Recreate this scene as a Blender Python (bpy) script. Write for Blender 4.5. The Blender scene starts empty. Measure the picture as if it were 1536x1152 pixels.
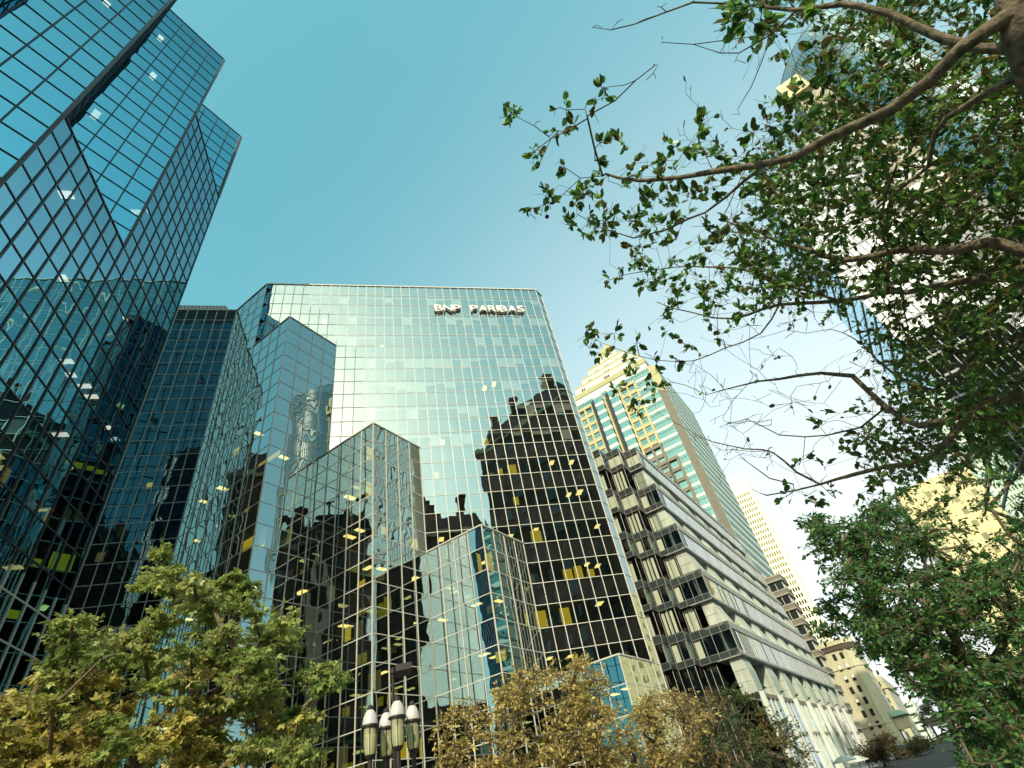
import bpy, math, random
import numpy as np
from mathutils import Vector, Matrix
R_ = random.Random(7)
RS = np.random.RandomState(11)
sc = bpy.context.scene
COL = sc.collection

# ------------------------------------------------------------------ camera
F_PX, CX, CY = 779.47, 768.53, 578.08            # solved from the photograph's vanishing points
YAW, PITCH, ROLL = math.radians(17.425), math.radians(39.907), math.radians(-12.653)
CAMZ = 1.6
_f = Vector((math.sin(YAW)*math.cos(PITCH), math.cos(YAW)*math.cos(PITCH), math.sin(PITCH)))
_r = Vector((math.cos(YAW), -math.sin(YAW), 0.0))
_u = _r.cross(_f)
CR = _r*math.cos(ROLL) + _u*math.sin(ROLL)
CU = -_r*math.sin(ROLL) + _u*math.cos(ROLL)
CF = _f
cam = bpy.data.cameras.new('camera')
cam.sensor_width = 36.0
cam.lens = F_PX/1536*36.0
cam.shift_y = (CY-576)/1536
cam.clip_end = 3000
co = bpy.data.objects.new('camera', cam)
COL.objects.link(co)
co.matrix_world = Matrix(((CR.x, CU.x, -CF.x, 0), (CR.y, CU.y, -CF.y, 0), (CR.z, CU.z, -CF.z, CAMZ), (0, 0, 0, 1)))
sc.camera = co

# ------------------------------------------------------------------ sky, sun, exposure
SUN_AZ, SUN_EL = math.radians(201.4), math.radians(34)      # azimuth from +Y towards +X
w = bpy.data.worlds.new('World')
sc.world = w
w.use_nodes = True
nt = w.node_tree
sky = nt.nodes.new('ShaderNodeTexSky')
sky.sky_type = 'NISHITA'
sky.sun_disc = False
sky.sun_elevation = SUN_EL
sky.sun_rotation = SUN_AZ
sky.air_density = 1.0
sky.dust_density = 2.4
sky.ozone_density = 1.0
def wmath(op, a_, b_=None):
    n_ = nt.nodes.new('ShaderNodeMath')
    n_.operation = op
    for i_, v_ in enumerate((a_, b_)):
        if v_ is None:
            continue
        if hasattr(v_, 'is_output'):
            nt.links.new(v_, n_.inputs[i_])
        else:
            n_.inputs[i_].default_value = v_
    return n_.outputs[0]
SKY_S = 0.13
sep = nt.nodes.new('ShaderNodeSeparateColor')
nt.links.new(sky.outputs[0], sep.inputs[0])
comb = nt.nodes.new('ShaderNodeCombineColor')
for i_, (gm_, k_) in enumerate(((0.95, 1.22), (0.68, 1.53), (0.68, 1.27))):      # the photograph's teal grading of the blue
    v_ = wmath('POWER', wmath('MULTIPLY', sep.outputs[i_], SKY_S), gm_)
    nt.links.new(wmath('MULTIPLY', v_, k_/SKY_S), comb.inputs[i_])
geo = nt.nodes.new('ShaderNodeNewGeometry')
dt = nt.nodes.new('ShaderNodeVectorMath')
dt.operation = 'DOT_PRODUCT'
nt.links.new(geo.outputs['Incoming'], dt.inputs[0])
HZ = math.radians(50)
dt.inputs[1].default_value = (-math.sin(HZ), -math.cos(HZ), 0)                  # milky haze low over the street's end
hz = wmath('MULTIPLY', wmath('POWER', wmath('MAXIMUM', dt.outputs['Value'], 0.0), 2.5), 0.93)
mul = nt.nodes.new('ShaderNodeMix')
mul.data_type = 'RGBA'
nt.links.new(hz, mul.inputs[0])
nt.links.new(comb.outputs[0], mul.inputs[6])
mul.inputs[7].default_value = (0.93/SKY_S, 0.95/SKY_S, 0.95/SKY_S, 1)
nt.links.new(mul.outputs[2], nt.nodes['Background'].inputs[0])
nt.nodes['Background'].inputs[1].default_value = SKY_S
sd = Vector((math.sin(SUN_AZ)*math.cos(SUN_EL), math.cos(SUN_AZ)*math.cos(SUN_EL), math.sin(SUN_EL)))
sl = bpy.data.lights.new('sun', 'SUN')
sl.energy = 4.0
sl.angle = math.radians(0.5)
sl.color = (1.0, 0.88, 0.64)
so = bpy.data.objects.new('sun', sl)
COL.objects.link(so)
so.rotation_euler = (-sd).to_track_quat('-Z', 'Y').to_euler()
sc.view_settings.view_transform = 'Standard'
sc.view_settings.look = 'None'
sc.view_settings.gamma = 1.0
sc.view_settings.exposure = 0.3
sc.render.film_transparent = False
cy = sc.cycles
cy.use_denoising = True
cy.max_bounces = 10
cy.glossy_bounces = 5
cy.diffuse_bounces = 2
cy.transmission_bounces = 4
cy.transparent_max_bounces = 24
cy.caustics_reflective = False
cy.caustics_refractive = False
cy.sample_clamp_indirect = 6

# ------------------------------------------------------------------ helpers
def ray(px, py):
    return CR*((px-CX)/F_PX) - CU*((py-CY)/F_PX) + CF
def at(px, py, Y):
    """the point of the place seen at this pixel, Y metres ahead along the plaza"""
    d = ray(px, py)
    return Vector((0, 0, CAMZ)) + d*(Y/d.y)
def atd(px, py, dist):
    d = ray(px, py).normalized()
    return Vector((0, 0, CAMZ)) + d*dist

class MB:
    def __init__(s):
        s.v, s.f, s.m = [], [], []
    def poly(s, pts, m=0):
        b = len(s.v)
        s.v += [tuple(p) for p in pts]
        s.f.append(tuple(range(b, b+len(pts))))
        s.m.append(m)
    def box(s, o, ux, uy, uz, m=0):
        """box from corner o along three edge vectors"""
        o, ux, uy, uz = Vector(o), Vector(ux), Vector(uy), Vector(uz)
        b = len(s.v)
        for k in range(8):
            s.v.append(tuple(o + ux*(k & 1) + uy*((k >> 1) & 1) + uz*((k >> 2) & 1)))
        fl = ux.cross(uy).dot(uz) < 0
        for q in ((0, 2, 3, 1), (4, 5, 7, 6), (0, 1, 5, 4), (2, 6, 7, 3), (0, 4, 6, 2), (1, 3, 7, 5)):
            q = q[::-1] if fl else q
            s.f.append(tuple(b+i for i in q))
            s.m.append(m)
    def prism(s, pts, z0, z1, m=0, top=None):
        n = len(pts)
        top = top or pts
        b = len(s.v)
        s.v += [(p[0], p[1], z0) for p in pts] + [(p[0], p[1], z1) for p in top]
        s.f.append(tuple(b+i for i in range(n))[::-1])
        s.f.append(tuple(b+n+i for i in range(n)))
        s.m += [m, m]
        for i in range(n):
            j = (i+1) % n
            s.f.append((b+i, b+j, b+n+j, b+n+i))
            s.m.append(m)
    def tube(s, pts, rad, n=6, m=0, caps=True):
        pts = [Vector(p) for p in pts]
        b = len(s.v)
        prev = None
        for i, p in enumerate(pts):
            t = (pts[min(i+1, len(pts)-1)] - pts[max(i-1, 0)])
            if t.length < 1e-9:
                t = Vector((0, 0, 1))
            t.normalize()
            a = prev if prev is not None else (Vector((0, 0, 1)) if abs(t.z) < .9 else Vector((1, 0, 0)))
            x = (a - t*a.dot(t))
            if x.length < 1e-6:
                x = t.orthogonal()
            x.normalize()
            prev = x
            y = t.cross(x)
            r = rad[i] if hasattr(rad, '__len__') else rad
            for k in range(n):
                an = 2*math.pi*k/n
                s.v.append(tuple(p + x*(r*math.cos(an)) + y*(r*math.sin(an))))
        for i in range(len(pts)-1):
            for k in range(n):
                k2 = (k+1) % n
                s.f.append((b+i*n+k, b+i*n+k2, b+(i+1)*n+k2, b+(i+1)*n+k))
                s.m.append(m)
        if caps:
            s.f.append(tuple(b+k for k in range(n))[::-1])
            s.f.append(tuple(b+(len(pts)-1)*n+k for k in range(n)))
            s.m += [m, m]
    def lathe(s, prof, c, n=20, m=0):
        b = len(s.v)
        for r, z in prof:
            for k in range(n):
                a = 2*math.pi*k/n
                s.v.append((c[0]+r*math.cos(a), c[1]+r*math.sin(a), c[2]+z))
        for i in range(len(prof)-1):
            for k in range(n):
                k2 = (k+1) % n
                s.f.append((b+i*n+k, b+i*n+k2, b+(i+1)*n+k2, b+(i+1)*n+k))
                s.m.append(m)
    def build(s, name, mats, parent=None, smooth=False):
        me = bpy.data.meshes.new(name)
        me.from_pydata(s.v, [], s.f)
        if not isinstance(mats, (list, tuple)):
            mats = [mats]
        for m in mats:
            me.materials.append(m)
        if len(mats) > 1:
            me.polygons.foreach_set('material_index', s.m)
        if smooth:
            me.polygons.foreach_set('use_smooth', [True]*len(me.polygons))
        me.update()
        o = bpy.data.objects.new(name, me)
        COL.objects.link(o)
        if parent:
            o.parent = parent
            o.matrix_parent_inverse = parent.matrix_world.inverted() if parent.matrix_world != Matrix() else Matrix()
        return o

def thing(name, label, cat, loc=(0, 0, 0), group=None):
    o = bpy.data.objects.new(name, None)
    COL.objects.link(o)
    o.empty_display_size = 0.3
    o.location = loc
    o.matrix_world = Matrix.Translation(Vector(loc))
    o['label'] = label
    o['category'] = cat
    if group:
        o['group'] = group
    return o
def tag(o, label, cat, group=None):
    o['label'] = label
    o['category'] = cat
    if group:
        o['group'] = group
    return o
def share(name, me, parent, loc, rotz=0.0, scale=None):
    """another object on the same mesh data, a part of parent"""
    o = bpy.data.objects.new(name, me)
    COL.objects.link(o)
    o.parent = parent
    m = Matrix.Translation(Vector(loc)) @ Matrix.Rotation(rotz, 4, 'Z')
    if scale:
        m = m @ Matrix.Diagonal((*scale, 1))
    o.matrix_parent_inverse = parent.matrix_world.inverted()
    o.matrix_basis = m
    return o

# ------------------------------------------------------------------ materials
def new_mat(name):
    m = bpy.data.materials.new(name)
    m.use_nodes = True
    n = m.node_tree
    n.nodes.clear()
    out = n.nodes.new('ShaderNodeOutputMaterial')
    return m, n, out
def solid(name, col, rough=0.6, metal=0.0, var=0.15, scale=3.0, spec=0.4, bump=0.0, streak=0.0):
    m, n, out = new_mat(name)
    p = n.nodes.new('ShaderNodeBsdfPrincipled')
    p.inputs['Roughness'].default_value = rough
    p.inputs['Metallic'].default_value = metal
    p.inputs['Specular IOR Level'].default_value = spec
    tc = n.nodes.new('ShaderNodeNewGeometry')
    no = n.nodes.new('ShaderNodeTexNoise')
    no.inputs['Scale'].default_value = scale
    no.inputs['Detail'].default_value = 6
    n.links.new(tc.outputs['Position'], no.inputs['Vector'])
    mr = n.nodes.new('ShaderNodeMapRange')
    mr.inputs[1].default_value = .3
    mr.inputs[2].default_value = .7
    mr.inputs[3].default_value = 1-var
    mr.inputs[4].default_value = 1+var
    n.links.new(no.outputs['Fac'], mr.inputs[0])
    mx = n.nodes.new('ShaderNodeMix')
    mx.data_type = 'RGBA'
    mx.blend_type = 'MULTIPLY'
    mx.inputs[0].default_value = 1
    mx.inputs[6].default_value = (*col, 1)
    n.links.new(mr.outputs[0], mx.inputs[7])
    if streak:                                           # rain streaks and stains running down the face
        mp = n.nodes.new('ShaderNodeMapping')
        mp.inputs['Scale'].default_value = (1.6, 1.6, 0.10)
        n.links.new(tc.outputs['Position'], mp.inputs[0])
        n2 = n.nodes.new('ShaderNodeTexNoise')
        n2.inputs['Scale'].default_value = 1.3
        n2.inputs['Detail'].default_value = 8
        n2.inputs['Roughness'].default_value = .7
        n.links.new(mp.outputs[0], n2.inputs['Vector'])
        m2 = n.nodes.new('ShaderNodeMapRange')
        m2.inputs[1].default_value = .42
        m2.inputs[2].default_value = .68
        m2.inputs[3].default_value = 1.0
        m2.inputs[4].default_value = 1-streak
        n.links.new(n2.outputs['Fac'], m2.inputs[0])
        ml = n.nodes.new('ShaderNodeMath')
        ml.operation = 'MULTIPLY'
        n.links.new(mr.outputs[0], ml.inputs[0])
        n.links.new(m2.outputs[0], ml.inputs[1])
        n.links.new(ml.outputs[0], mx.inputs[7])
    n.links.new(mx.outputs[2], p.inputs['Base Color'])
    if bump:
        bp = n.nodes.new('ShaderNodeBump')
        bp.inputs['Strength'].default_value = bump
        bp.inputs['Distance'].default_value = 0.02
        n.links.new(no.outputs['Fac'], bp.inputs['Height'])
        n.links.new(bp.outputs['Normal'], p.inputs['Normal'])
    n.links.new(p.outputs[0], out.inputs[0])
    return m
def emit(name, col, s):
    m, n, out = new_mat(name)
    e = n.nodes.new('ShaderNodeEmission')
    e.inputs[0].default_value = (*col, 1)
    e.inputs[1].default_value = s
    n.links.new(e.outputs[0], out.inputs[0])
    return m
def glass(name, refl, trans, base, wav=0.0, wscale=0.35, curve=None):
    """coated curtain-wall glass: tinted mirror over a dark see-through pane"""
    m, n, out = new_mat(name)
    g = n.nodes.new('ShaderNodeBsdfGlossy')
    g.inputs['Color'].default_value = (*refl, 1)
    g.inputs['Roughness'].default_value = 0.0
    t = n.nodes.new('ShaderNodeBsdfTransparent')
    t.inputs[0].default_value = (*trans, 1)
    fr = n.nodes.new('ShaderNodeFresnel')
    fr.inputs[0].default_value = 1.5
    mr = n.nodes.new('ShaderNodeMapRange')
    mr.inputs[1].default_value = 0.04
    mr.inputs[2].default_value = 1.0
    mr.inputs[3].default_value = base
    mr.inputs[4].default_value = 1.0
    n.links.new(fr.outputs[0], mr.inputs[0])
    ms = n.nodes.new('ShaderNodeMixShader')
    n.links.new(mr.outputs[0], ms.inputs[0])
    if curve:                                            # coating: strong square on, weaker near the polarising angle, full at grazing
        lw = n.nodes.new('ShaderNodeLayerWeight')
        cr = n.nodes.new('ShaderNodeValToRGB')
        el_ = cr.color_ramp.elements
        el_[0].position, el_[0].color = curve[0][0], (curve[0][1],)*3+(1,)
        el_[1].position, el_[1].color = curve[-1][0], (curve[-1][1],)*3+(1,)
        for ps_, v_ in curve[1:-1]:
            e_ = el_.new(ps_)
            e_.color = (v_,)*3+(1,)
        n.links.new(lw.outputs['Facing'], cr.inputs[0])
        n.links.new(cr.outputs[0], ms.inputs[0])
    n.links.new(t.outputs[0], ms.inputs[1])
    n.links.new(g.outputs[0], ms.inputs[2])
    if wav:
        ge = n.nodes.new('ShaderNodeNewGeometry')
        no = n.nodes.new('ShaderNodeTexNoise')
        no.inputs['Scale'].default_value = wscale
        no.inputs['Detail'].default_value = 1.0
        n.links.new(ge.outputs['Position'], no.inputs['Vector'])
        bp = n.nodes.new('ShaderNodeBump')
        bp.inputs['Strength'].default_value = 1.0
        bp.inputs['Distance'].default_value = wav
        n.links.new(no.outputs['Fac'], bp.inputs['Height'])
        n.links.new(bp.outputs['Normal'], g.inputs['Normal'])
    n.links.new(ms.outputs[0], out.inputs[0])
    return m
def leafmat(name, trans=0.4, rough=0.45):
    m, n, out = new_mat(name)
    at_ = n.nodes.new('ShaderNodeAttribute')
    at_.attribute_name = 'tint'
    p = n.nodes.new('ShaderNodeBsdfPrincipled')
    p.inputs['Roughness'].default_value = rough
    p.inputs['Specular IOR Level'].default_value = 0.35
    t = n.nodes.new('ShaderNodeBsdfTranslucent')
    ms = n.nodes.new('ShaderNodeMixShader')
    ms.inputs[0].default_value = trans
    n.links.new(at_.outputs[0], p.inputs['Base Color'])
    n.links.new(at_.outputs[0], t.inputs[0])
    n.links.new(p.outputs[0], ms.inputs[1])
    n.links.new(t.outputs[0], ms.inputs[2])
    n.links.new(ms.outputs[0], out.inputs[0])
    return m

M = {}
M['mullion'] = solid('pale_aluminium', (0.55, 0.56, 0.50), 0.45, 0.0, 0.06, 2)
M['mullion_dark'] = solid('dark_bronze_aluminium', (0.035, 0.035, 0.045), 0.4, 0.0, 0.1, 2)
M['corner_trim'] = solid('brown_grey_trim', (0.10, 0.085, 0.09), 0.4, 0.0, 0.1, 2)
M['glass_bnp'] = glass('bronze_mirror_glass', (0.72, 0.87, 0.87), (0.66, 0.70, 0.70), 0.46, 0.006, 0.5)
M['glass_twr'] = glass('blue_mirror_glass', (0.30, 0.69, 0.84), (0.25, 0.30, 0.34), 0.52, 0.010, 0.45, curve=[(0.0, .90), (.35, .78), (.50, .68), (.62, .46), (.85, .62), (1.0, 1.0)])
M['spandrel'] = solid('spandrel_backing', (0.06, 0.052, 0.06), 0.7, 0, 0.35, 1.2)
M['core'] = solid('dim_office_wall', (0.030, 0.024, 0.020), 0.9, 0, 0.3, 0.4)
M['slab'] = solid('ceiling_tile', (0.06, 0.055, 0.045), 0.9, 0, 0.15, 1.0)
M['blind'] = solid('white_blind', (0.86, 0.87, 0.76), 0.8, 0, 0.06, 1.0)
M['lamp_panel'] = emit('office_lamp', (1.0, 0.80, 0.22), 2.4)
M['lamp_white'] = emit('office_lamp_white', (1.0, 0.93, 0.66), 4.0)
M['glow_gold'] = emit('gold_glow', (0.90, 0.66, 0.03), 0.75)  # emission put in for sunlit yellow curtains and gold reflections, no lamp
M['glow_gold2'] = emit('dim_gold_glow', (0.50, 0.44, 0.16), 0.22)  # dimmer version of the same put-in glow
M['roof'] = solid('roof_gravel', (0.2, 0.2, 0.19), 0.9, 0, 0.2, 3)
M['metal_rib'] = solid('ribbed_steel', (0.24, 0.27, 0.27), 0.45, 0.3, 0.08, 2)
M['letter'] = solid('white_letter_face', (0.85, 0.85, 0.82), 0.4, 0, 0.02)
M['letter_side'] = solid('black_letter_side', (0.01, 0.01, 0.012), 0.5, 0, 0.02)
M['concrete'] = solid('pale_concrete', (0.45, 0.51, 0.45), 0.8, 0, 0.12, 0.8, bump=0.15, streak=0.35)
M['concrete_grey'] = solid('grey_concrete', (0.38, 0.41, 0.39), 0.8, 0, 0.14, 1.0, streak=0.35)
M['dark_frame'] = solid('dark_grey_panel', (0.025, 0.027, 0.03), 0.35, 0, 0.15, 1.0)
M['panel_green'] = solid('green_grey_panel', (0.030, 0.042, 0.042), 0.3, 0, 0.2, 0.6)
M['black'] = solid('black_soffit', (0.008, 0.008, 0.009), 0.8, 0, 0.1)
M['glass_back'] = glass('dark_mirror_glass', (0.30, 0.55, 0.68), (0.2, 0.24, 0.27), 0.34)
M['glass_grey'] = glass('grey_window_glass', (0.60, 0.72, 0.8), (0.85, 0.90, 0.85), 0.03)
M['glass_bow'] = glass('pale_blue_glass', (0.62, 0.82, 0.90), (0.4, 0.45, 0.45), 0.46)
M['glass_rib'] = glass('pale_ribbon_glass', (0.88, 0.94, 0.97), (0.6, 0.65, 0.65), 0.75)
M['gold'] = solid('yellow_stone', (0.44, 0.40, 0.21), 0.6, 0, 0.08, 0.5)
M['olive'] = solid('olive_gold_band', (0.38, 0.36, 0.18), 0.5, 0, 0.08, 0.5)
M['white'] = solid('white_panel', (0.56, 0.60, 0.55), 0.6, 0, 0.05, 0.5)
M['cream'] = solid('cream_concrete', (0.78, 0.74, 0.60), 0.8, 0, 0.05, 0.4)
M['brown'] = solid('brown_granite', (0.17, 0.155, 0.12), 0.6, 0, 0.12, 0.6)
M['glass_green'] = glass('green_glass', (0.52, 0.76, 0.65), (0.5, 0.7, 0.6), 0.62)
M['dark_win'] = solid('dark_window', (0.02, 0.022, 0.022), 0.12, 0, 0.2, 0.4, spec=0.8)
M['olive_win'] = solid('olive_window', (0.20, 0.19, 0.09), 0.3, 0, 0.15, 0.4)
M['hotel'] = solid('buff_stone', (0.47, 0.45, 0.31), 0.8, 0, 0.10, 0.3, streak=0.22)
M['copper'] = solid('green_copper', (0.22, 0.42, 0.32), 0.6, 0, 0.15, 1.0)
M['cornice'] = solid('dark_cornice', (0.07, 0.05, 0.04), 0.7, 0, 0.1)
M['brick'] = solid('dark_brown_stone', (0.13, 0.075, 0.045), 0.85, 0, 0.3, 0.3, streak=0.4)
M['mansard'] = solid('dark_slate', (0.04, 0.028, 0.025), 0.7, 0, 0.2, 0.5)
M['stone_beige'] = solid('beige_stone', (0.30, 0.275, 0.21), 0.7, 0, 0.08, 0.4)
M['stone_lilac'] = solid('pale_lilac_stone', (0.27, 0.28, 0.31), 0.7, 0, 0.08, 0.4)
M['ybrick'] = solid('yellow_brick', (0.66, 0.57, 0.33), 0.8, 0, 0.12, 0.5, streak=0.25)
M['bark'] = solid('grey_brown_bark', (0.13, 0.105, 0.068), 0.85, 0, 0.65, 22, bump=1.0)
M['bark_dark'] = solid('dark_bark', (0.045, 0.035, 0.028), 0.9, 0, 0.4, 9, bump=0.6)
M['leaf'] = leafmat('leaf_blade', 0.45)
M['leaf_gloss'] = leafmat('glossy_leaf_blade', 0.42, 0.32)
M['iron'] = solid('dark_cast_iron', (0.022, 0.018, 0.020), 0.45, 0.0, 0.15, 6)
M['lamp_cap'] = solid('white_enamel_dome', (0.52, 0.52, 0.54), 0.35, 0, 0.05, 5)
M['asphalt'] = solid('asphalt', (0.05, 0.05, 0.05), 0.9, 0, 0.25, 2)
M['paving'] = solid('grey_paving', (0.22, 0.21, 0.19), 0.85, 0, 0.2, 1.5)
M['ground'] = solid('city_ground', (0.14, 0.14, 0.13), 0.9, 0, 0.2, 0.2)
M['paint'] = solid('road_paint', (0.75, 0.75, 0.72), 0.7, 0, 0.1)

def lamp_glass():
    m, n, out = new_mat('lantern_glass')
    p = n.nodes.new('ShaderNodeBsdfPrincipled')
    p.inputs['Base Color'].default_value = (0.60, 0.63, 0.42, 1)
    p.inputs['Roughness'].default_value = 0.12
    t = n.nodes.new('ShaderNodeBsdfTransparent')
    t.inputs[0].default_value = (0.80, 0.84, 0.62, 1)
    ms = n.nodes.new('ShaderNodeMixShader')
    ms.inputs[0].default_value = 0.45
    n.links.new(t.outputs[0], ms.inputs[1])
    n.links.new(p.outputs[0], ms.inputs[2])
    n.links.new(ms.outputs[0], out.inputs[0])
    return m
M['lamp_glass'] = lamp_glass()

# ------------------------------------------------------------------ curtain walls
class Inner:
    """what can be seen through the glass of one building"""
    def __init__(s):
        s.slab, s.core, s.back, s.idx = MB(), MB(), MB(), 0
        s.cells = []                                   # vision cells: (origin, u, inward, width, ztop, height, facet)
def curtain(parent, inner, p0, p1, z0, z1, n, rh, G, MU, mw=0.10, md=0.07, bulge=0.001, tilt=0.0015,
            vis=lambda k: k % 2 == 1, depth=4.0, tagname='', split=None, trim=None, i0=0, last=True):
    p0, p1 = Vector((*p0, 0)), Vector((*p1, 0))
    L = (p1-p0).length
    u = (p1-p0)/L
    nr = Vector((u.y, -u.x, 0))                         # outward
    pw = L/n
    rows = []
    z, k = z1, 0
    while z > z0+0.05:
        rows.append((k, z, max(z-rh, z0)))
        z -= rh
        k += 1
    g = 4
    vs, fs = [], []
    lin = np.linspace(0, 1, g)
    S, T = np.meshgrid(lin, lin, indexing='ij')
    for k, zt, zb in rows:
        for i in range(n):
            b_ = RS.normal(0, bulge)
            t1, t2 = RS.normal(0, tilt), RS.normal(0, tilt)
            h = b_*(1-(2*S-1)**2)*(1-(2*T-1)**2)*4 + t1*(S-.5)*pw + t2*(T-.5)*(zt-zb)
            a = pw*(i+S)
            P = np.empty((g, g, 3))
            P[..., 0] = p0.x + u.x*a + nr.x*h
            P[..., 1] = p0.y + u.y*a + nr.y*h
            P[..., 2] = zb + (zt-zb)*T
            o = len(vs)*g*g
            vs.append(P.reshape(-1, 3))
            for x in range(g-1):
                for y in range(g-1):
                    q = o + x*g + y
                    fs.append((q, q+g, q+g+1, q+1))
    me = bpy.data.meshes.new('curtain_wall')
    me.from_pydata(np.concatenate(vs).tolist(), [], fs)
    me.polygons.foreach_set('use_smooth', [True]*len(fs))
    me.materials.append(G)
    me.update()
    ob = bpy.data.objects.new('curtain_wall', me)
    COL.objects.link(ob)
    ob.parent = parent
    ob.matrix_parent_inverse = parent.matrix_world.inverted()
    mb = MB()
    zz = (0, 0, 1)
    segs = [(z0, z1, 0)] if split is None else [(z0, min(split, z1), 1), (max(split, z0), z1, 0)]
    for a0, a1, mi in segs:
        if a1 - a0 < .01:
            continue
        for i in range(n+1 if last else n):
            ww = mw*(1.25 if (i == 0 and i0 == 0) or i == n else 1.0)
            m_ = mi
            if trim and i in trim:
                m_, ww = 2, mw*2.4
            mb.box(p0 + u*(pw*i-ww/2) - nr*0.03 + Vector((0, 0, a0)), u*ww, nr*(md+0.03), Vector((0, 0, a1-a0)), m_)
    for k, zt, zb in rows:
        mi = 1 if (split is not None and zt <= split) else 0
        mb.box(p0 - nr*0.03 + Vector((0, 0, zt-mw*.42)), u*L, nr*(md+0.012), Vector((0, 0, mw*.84)), mi)
    mats = MU if isinstance(MU, (list, tuple)) else [MU]
    mg = mb.build('mullion_grid', list(mats))
    mg.parent = ob
    # inside
    inw = -nr
    fi = inner.idx
    inner.idx += 1
    for k, zt, zb in rows:
        if vis(k):
            zc = zt - 0.06 - 0.004*fi
            e = 0.05 + 0.003*fi
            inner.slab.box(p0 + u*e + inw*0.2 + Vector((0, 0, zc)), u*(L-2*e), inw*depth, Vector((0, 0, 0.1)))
            for i in range(n):
                inner.cells.append((p0 + u*(pw*i), u, inw, pw, zt, zt-zb, tagname, i+i0, k))
        else:
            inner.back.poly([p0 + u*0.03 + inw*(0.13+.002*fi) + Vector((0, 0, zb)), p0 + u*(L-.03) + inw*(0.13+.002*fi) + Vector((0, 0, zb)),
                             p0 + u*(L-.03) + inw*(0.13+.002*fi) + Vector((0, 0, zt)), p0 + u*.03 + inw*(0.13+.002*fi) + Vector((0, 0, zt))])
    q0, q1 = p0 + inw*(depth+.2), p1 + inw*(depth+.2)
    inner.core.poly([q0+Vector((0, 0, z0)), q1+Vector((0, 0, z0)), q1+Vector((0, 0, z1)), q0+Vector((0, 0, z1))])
    return ob
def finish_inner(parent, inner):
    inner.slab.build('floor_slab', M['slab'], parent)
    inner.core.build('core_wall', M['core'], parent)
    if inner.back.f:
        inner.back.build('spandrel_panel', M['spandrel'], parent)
def coping(mb, p0, p1, z, ht=0.16, out=0.10, back=0.35):
    p0, p1 = Vector((*p0, 0)), Vector((*p1, 0))
    u = (p1-p0).normalized()
    nr = Vector((u.y, -u.x, 0))
    mb.box(p0 - nr*back + Vector((0, 0, z+.005)), p1-p0, nr*(back+out), Vector((0, 0, ht)))
panel_me = None
def ceiling_light(parent, cell, d=1.0, s=0.5, mat='lamp_panel', big=1.0):
    o, u, inw, pw, zt, h = cell[:6]
    mb = MB()
    hw, hd = 0.22*big, 0.42*big
    c = o + u*(pw*s) + inw*d + Vector((0, 0, zt-0.16))
    mb.box(c - u*hw - inw*hd, u*2*hw, inw*2*hd, Vector((0, 0, 0.04)))
    return mb.build('ceiling_light', M[mat], parent)
def inside_panel(parent, cell, name, mat, s0, s1, t0, t1, d):
    o, u, inw, pw, zt, h = cell[:6]
    mb = MB()
    a = o + u*(pw*s0) + inw*d + Vector((0, 0, zt-h*t1))
    mb.box(a, u*(pw*(s1-s0)), inw*0.03, Vector((0, 0, h*(t1-t0))))
    return mb.build(name, M[mat], parent)

# ------------------------------------------------------------------ ground
g = MB()
g.poly([(-900, -900, -.02), (1400, -900, -.02), (1400, 1400, -.02), (-900, 1400, -.02)])
g.build('ground', M['ground'])['kind'] = 'structure'
UR, UL = Vector((1, 1, 0)).normalized(), Vector((-1, 1, 0)).normalized()
def street_quad(mb, c0, c1, s0, s1, z, m=0):
    """sheet along the street: c = X-Y offset, s = distance along the street"""
    def pt(c, s):
        return Vector((c/2, -c/2, 0)) + UR*s + Vector((0, 0, z))
    mb.poly([pt(c0, s0), pt(c1, s0), pt(c1, s1), pt(c0, s1)], m)
g = MB()
street_quad(g, -12, 12, -150, 520, 0.0)
g.build('road', M['asphalt'])['kind'] = 'structure'
g = MB()
for c0, c1 in ((-26, -12), (12, 24)):
    def pt(c, s, z):
        return Vector((c/2, -c/2, z)) + UR*s
    g.box(pt(c0, 20, -.05), pt(c1, 20, -.05)-pt(c0, 20, -.05), UR*460, Vector((0, 0, .18)))
g.build('pavement', M['paving'])['kind'] = 'structure'
g = MB()
for s_ in range(24, 420, 9):
    street_quad(g, -.15, .15, s_, s_+4, 0.004)
g.build('road_marking', M['paint'])['kind'] = 'structure'
g = MB()
g.poly([(-26, -18, .006), (2, -18, .006), (33, 13, .006), (33, 45, .006), (-26, 50, .006)])
g.build('plaza_paving', M['paving'])['kind'] = 'structure'

# ------------------------------------------------------------------ the saw-toothed glass office block with the sign
bnp = thing('glass_office_block', 'saw-toothed mirror glass office block with pale mullions and white sign letters near its roof', 'office building', (3, 46, 0))
IN = Inner()
RH = 1.85
ZR = 58.05
XC = [-10.27, -1.53, 7.21, 15.95]
YC, YI, HF = 39.78, 44.15, 4.37
QT = [ZR-6*RH, ZR-14*RH, ZR-20*RH, ZR-26*RH]
GB, MU = M['glass_bnp'], M['mullion']
ZB = ZR-31*RH
fac = {}
for i, xc in enumerate(XC):
    curtain(bnp, IN, (xc-HF, YI), (xc+HF, YI), QT[i], ZR, 8, RH, GB, MU, 0.06, 0.045, 0.0008, 0.0016, tagname='front', i0=8*i, last=(i == 3))
for i, xc in enumerate(XC):
    curtain(bnp, IN, (xc-HF, YI), (xc, YC), ZB, QT[i], 4, RH, GB, MU, 0.072, 0.045, 0.0012, 0.002, tagname='left%d' % i, vis=lambda k: k % 2 == 1)
    curtain(bnp, IN, (xc, YC), (xc+HF, YI), ZB, QT[i], 4, RH, GB, MU, 0.072, 0.045, 0.0012, 0.002, tagname='right%d' % i, last=(i != 3), vis=lambda k: k % 2 == 1)
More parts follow.
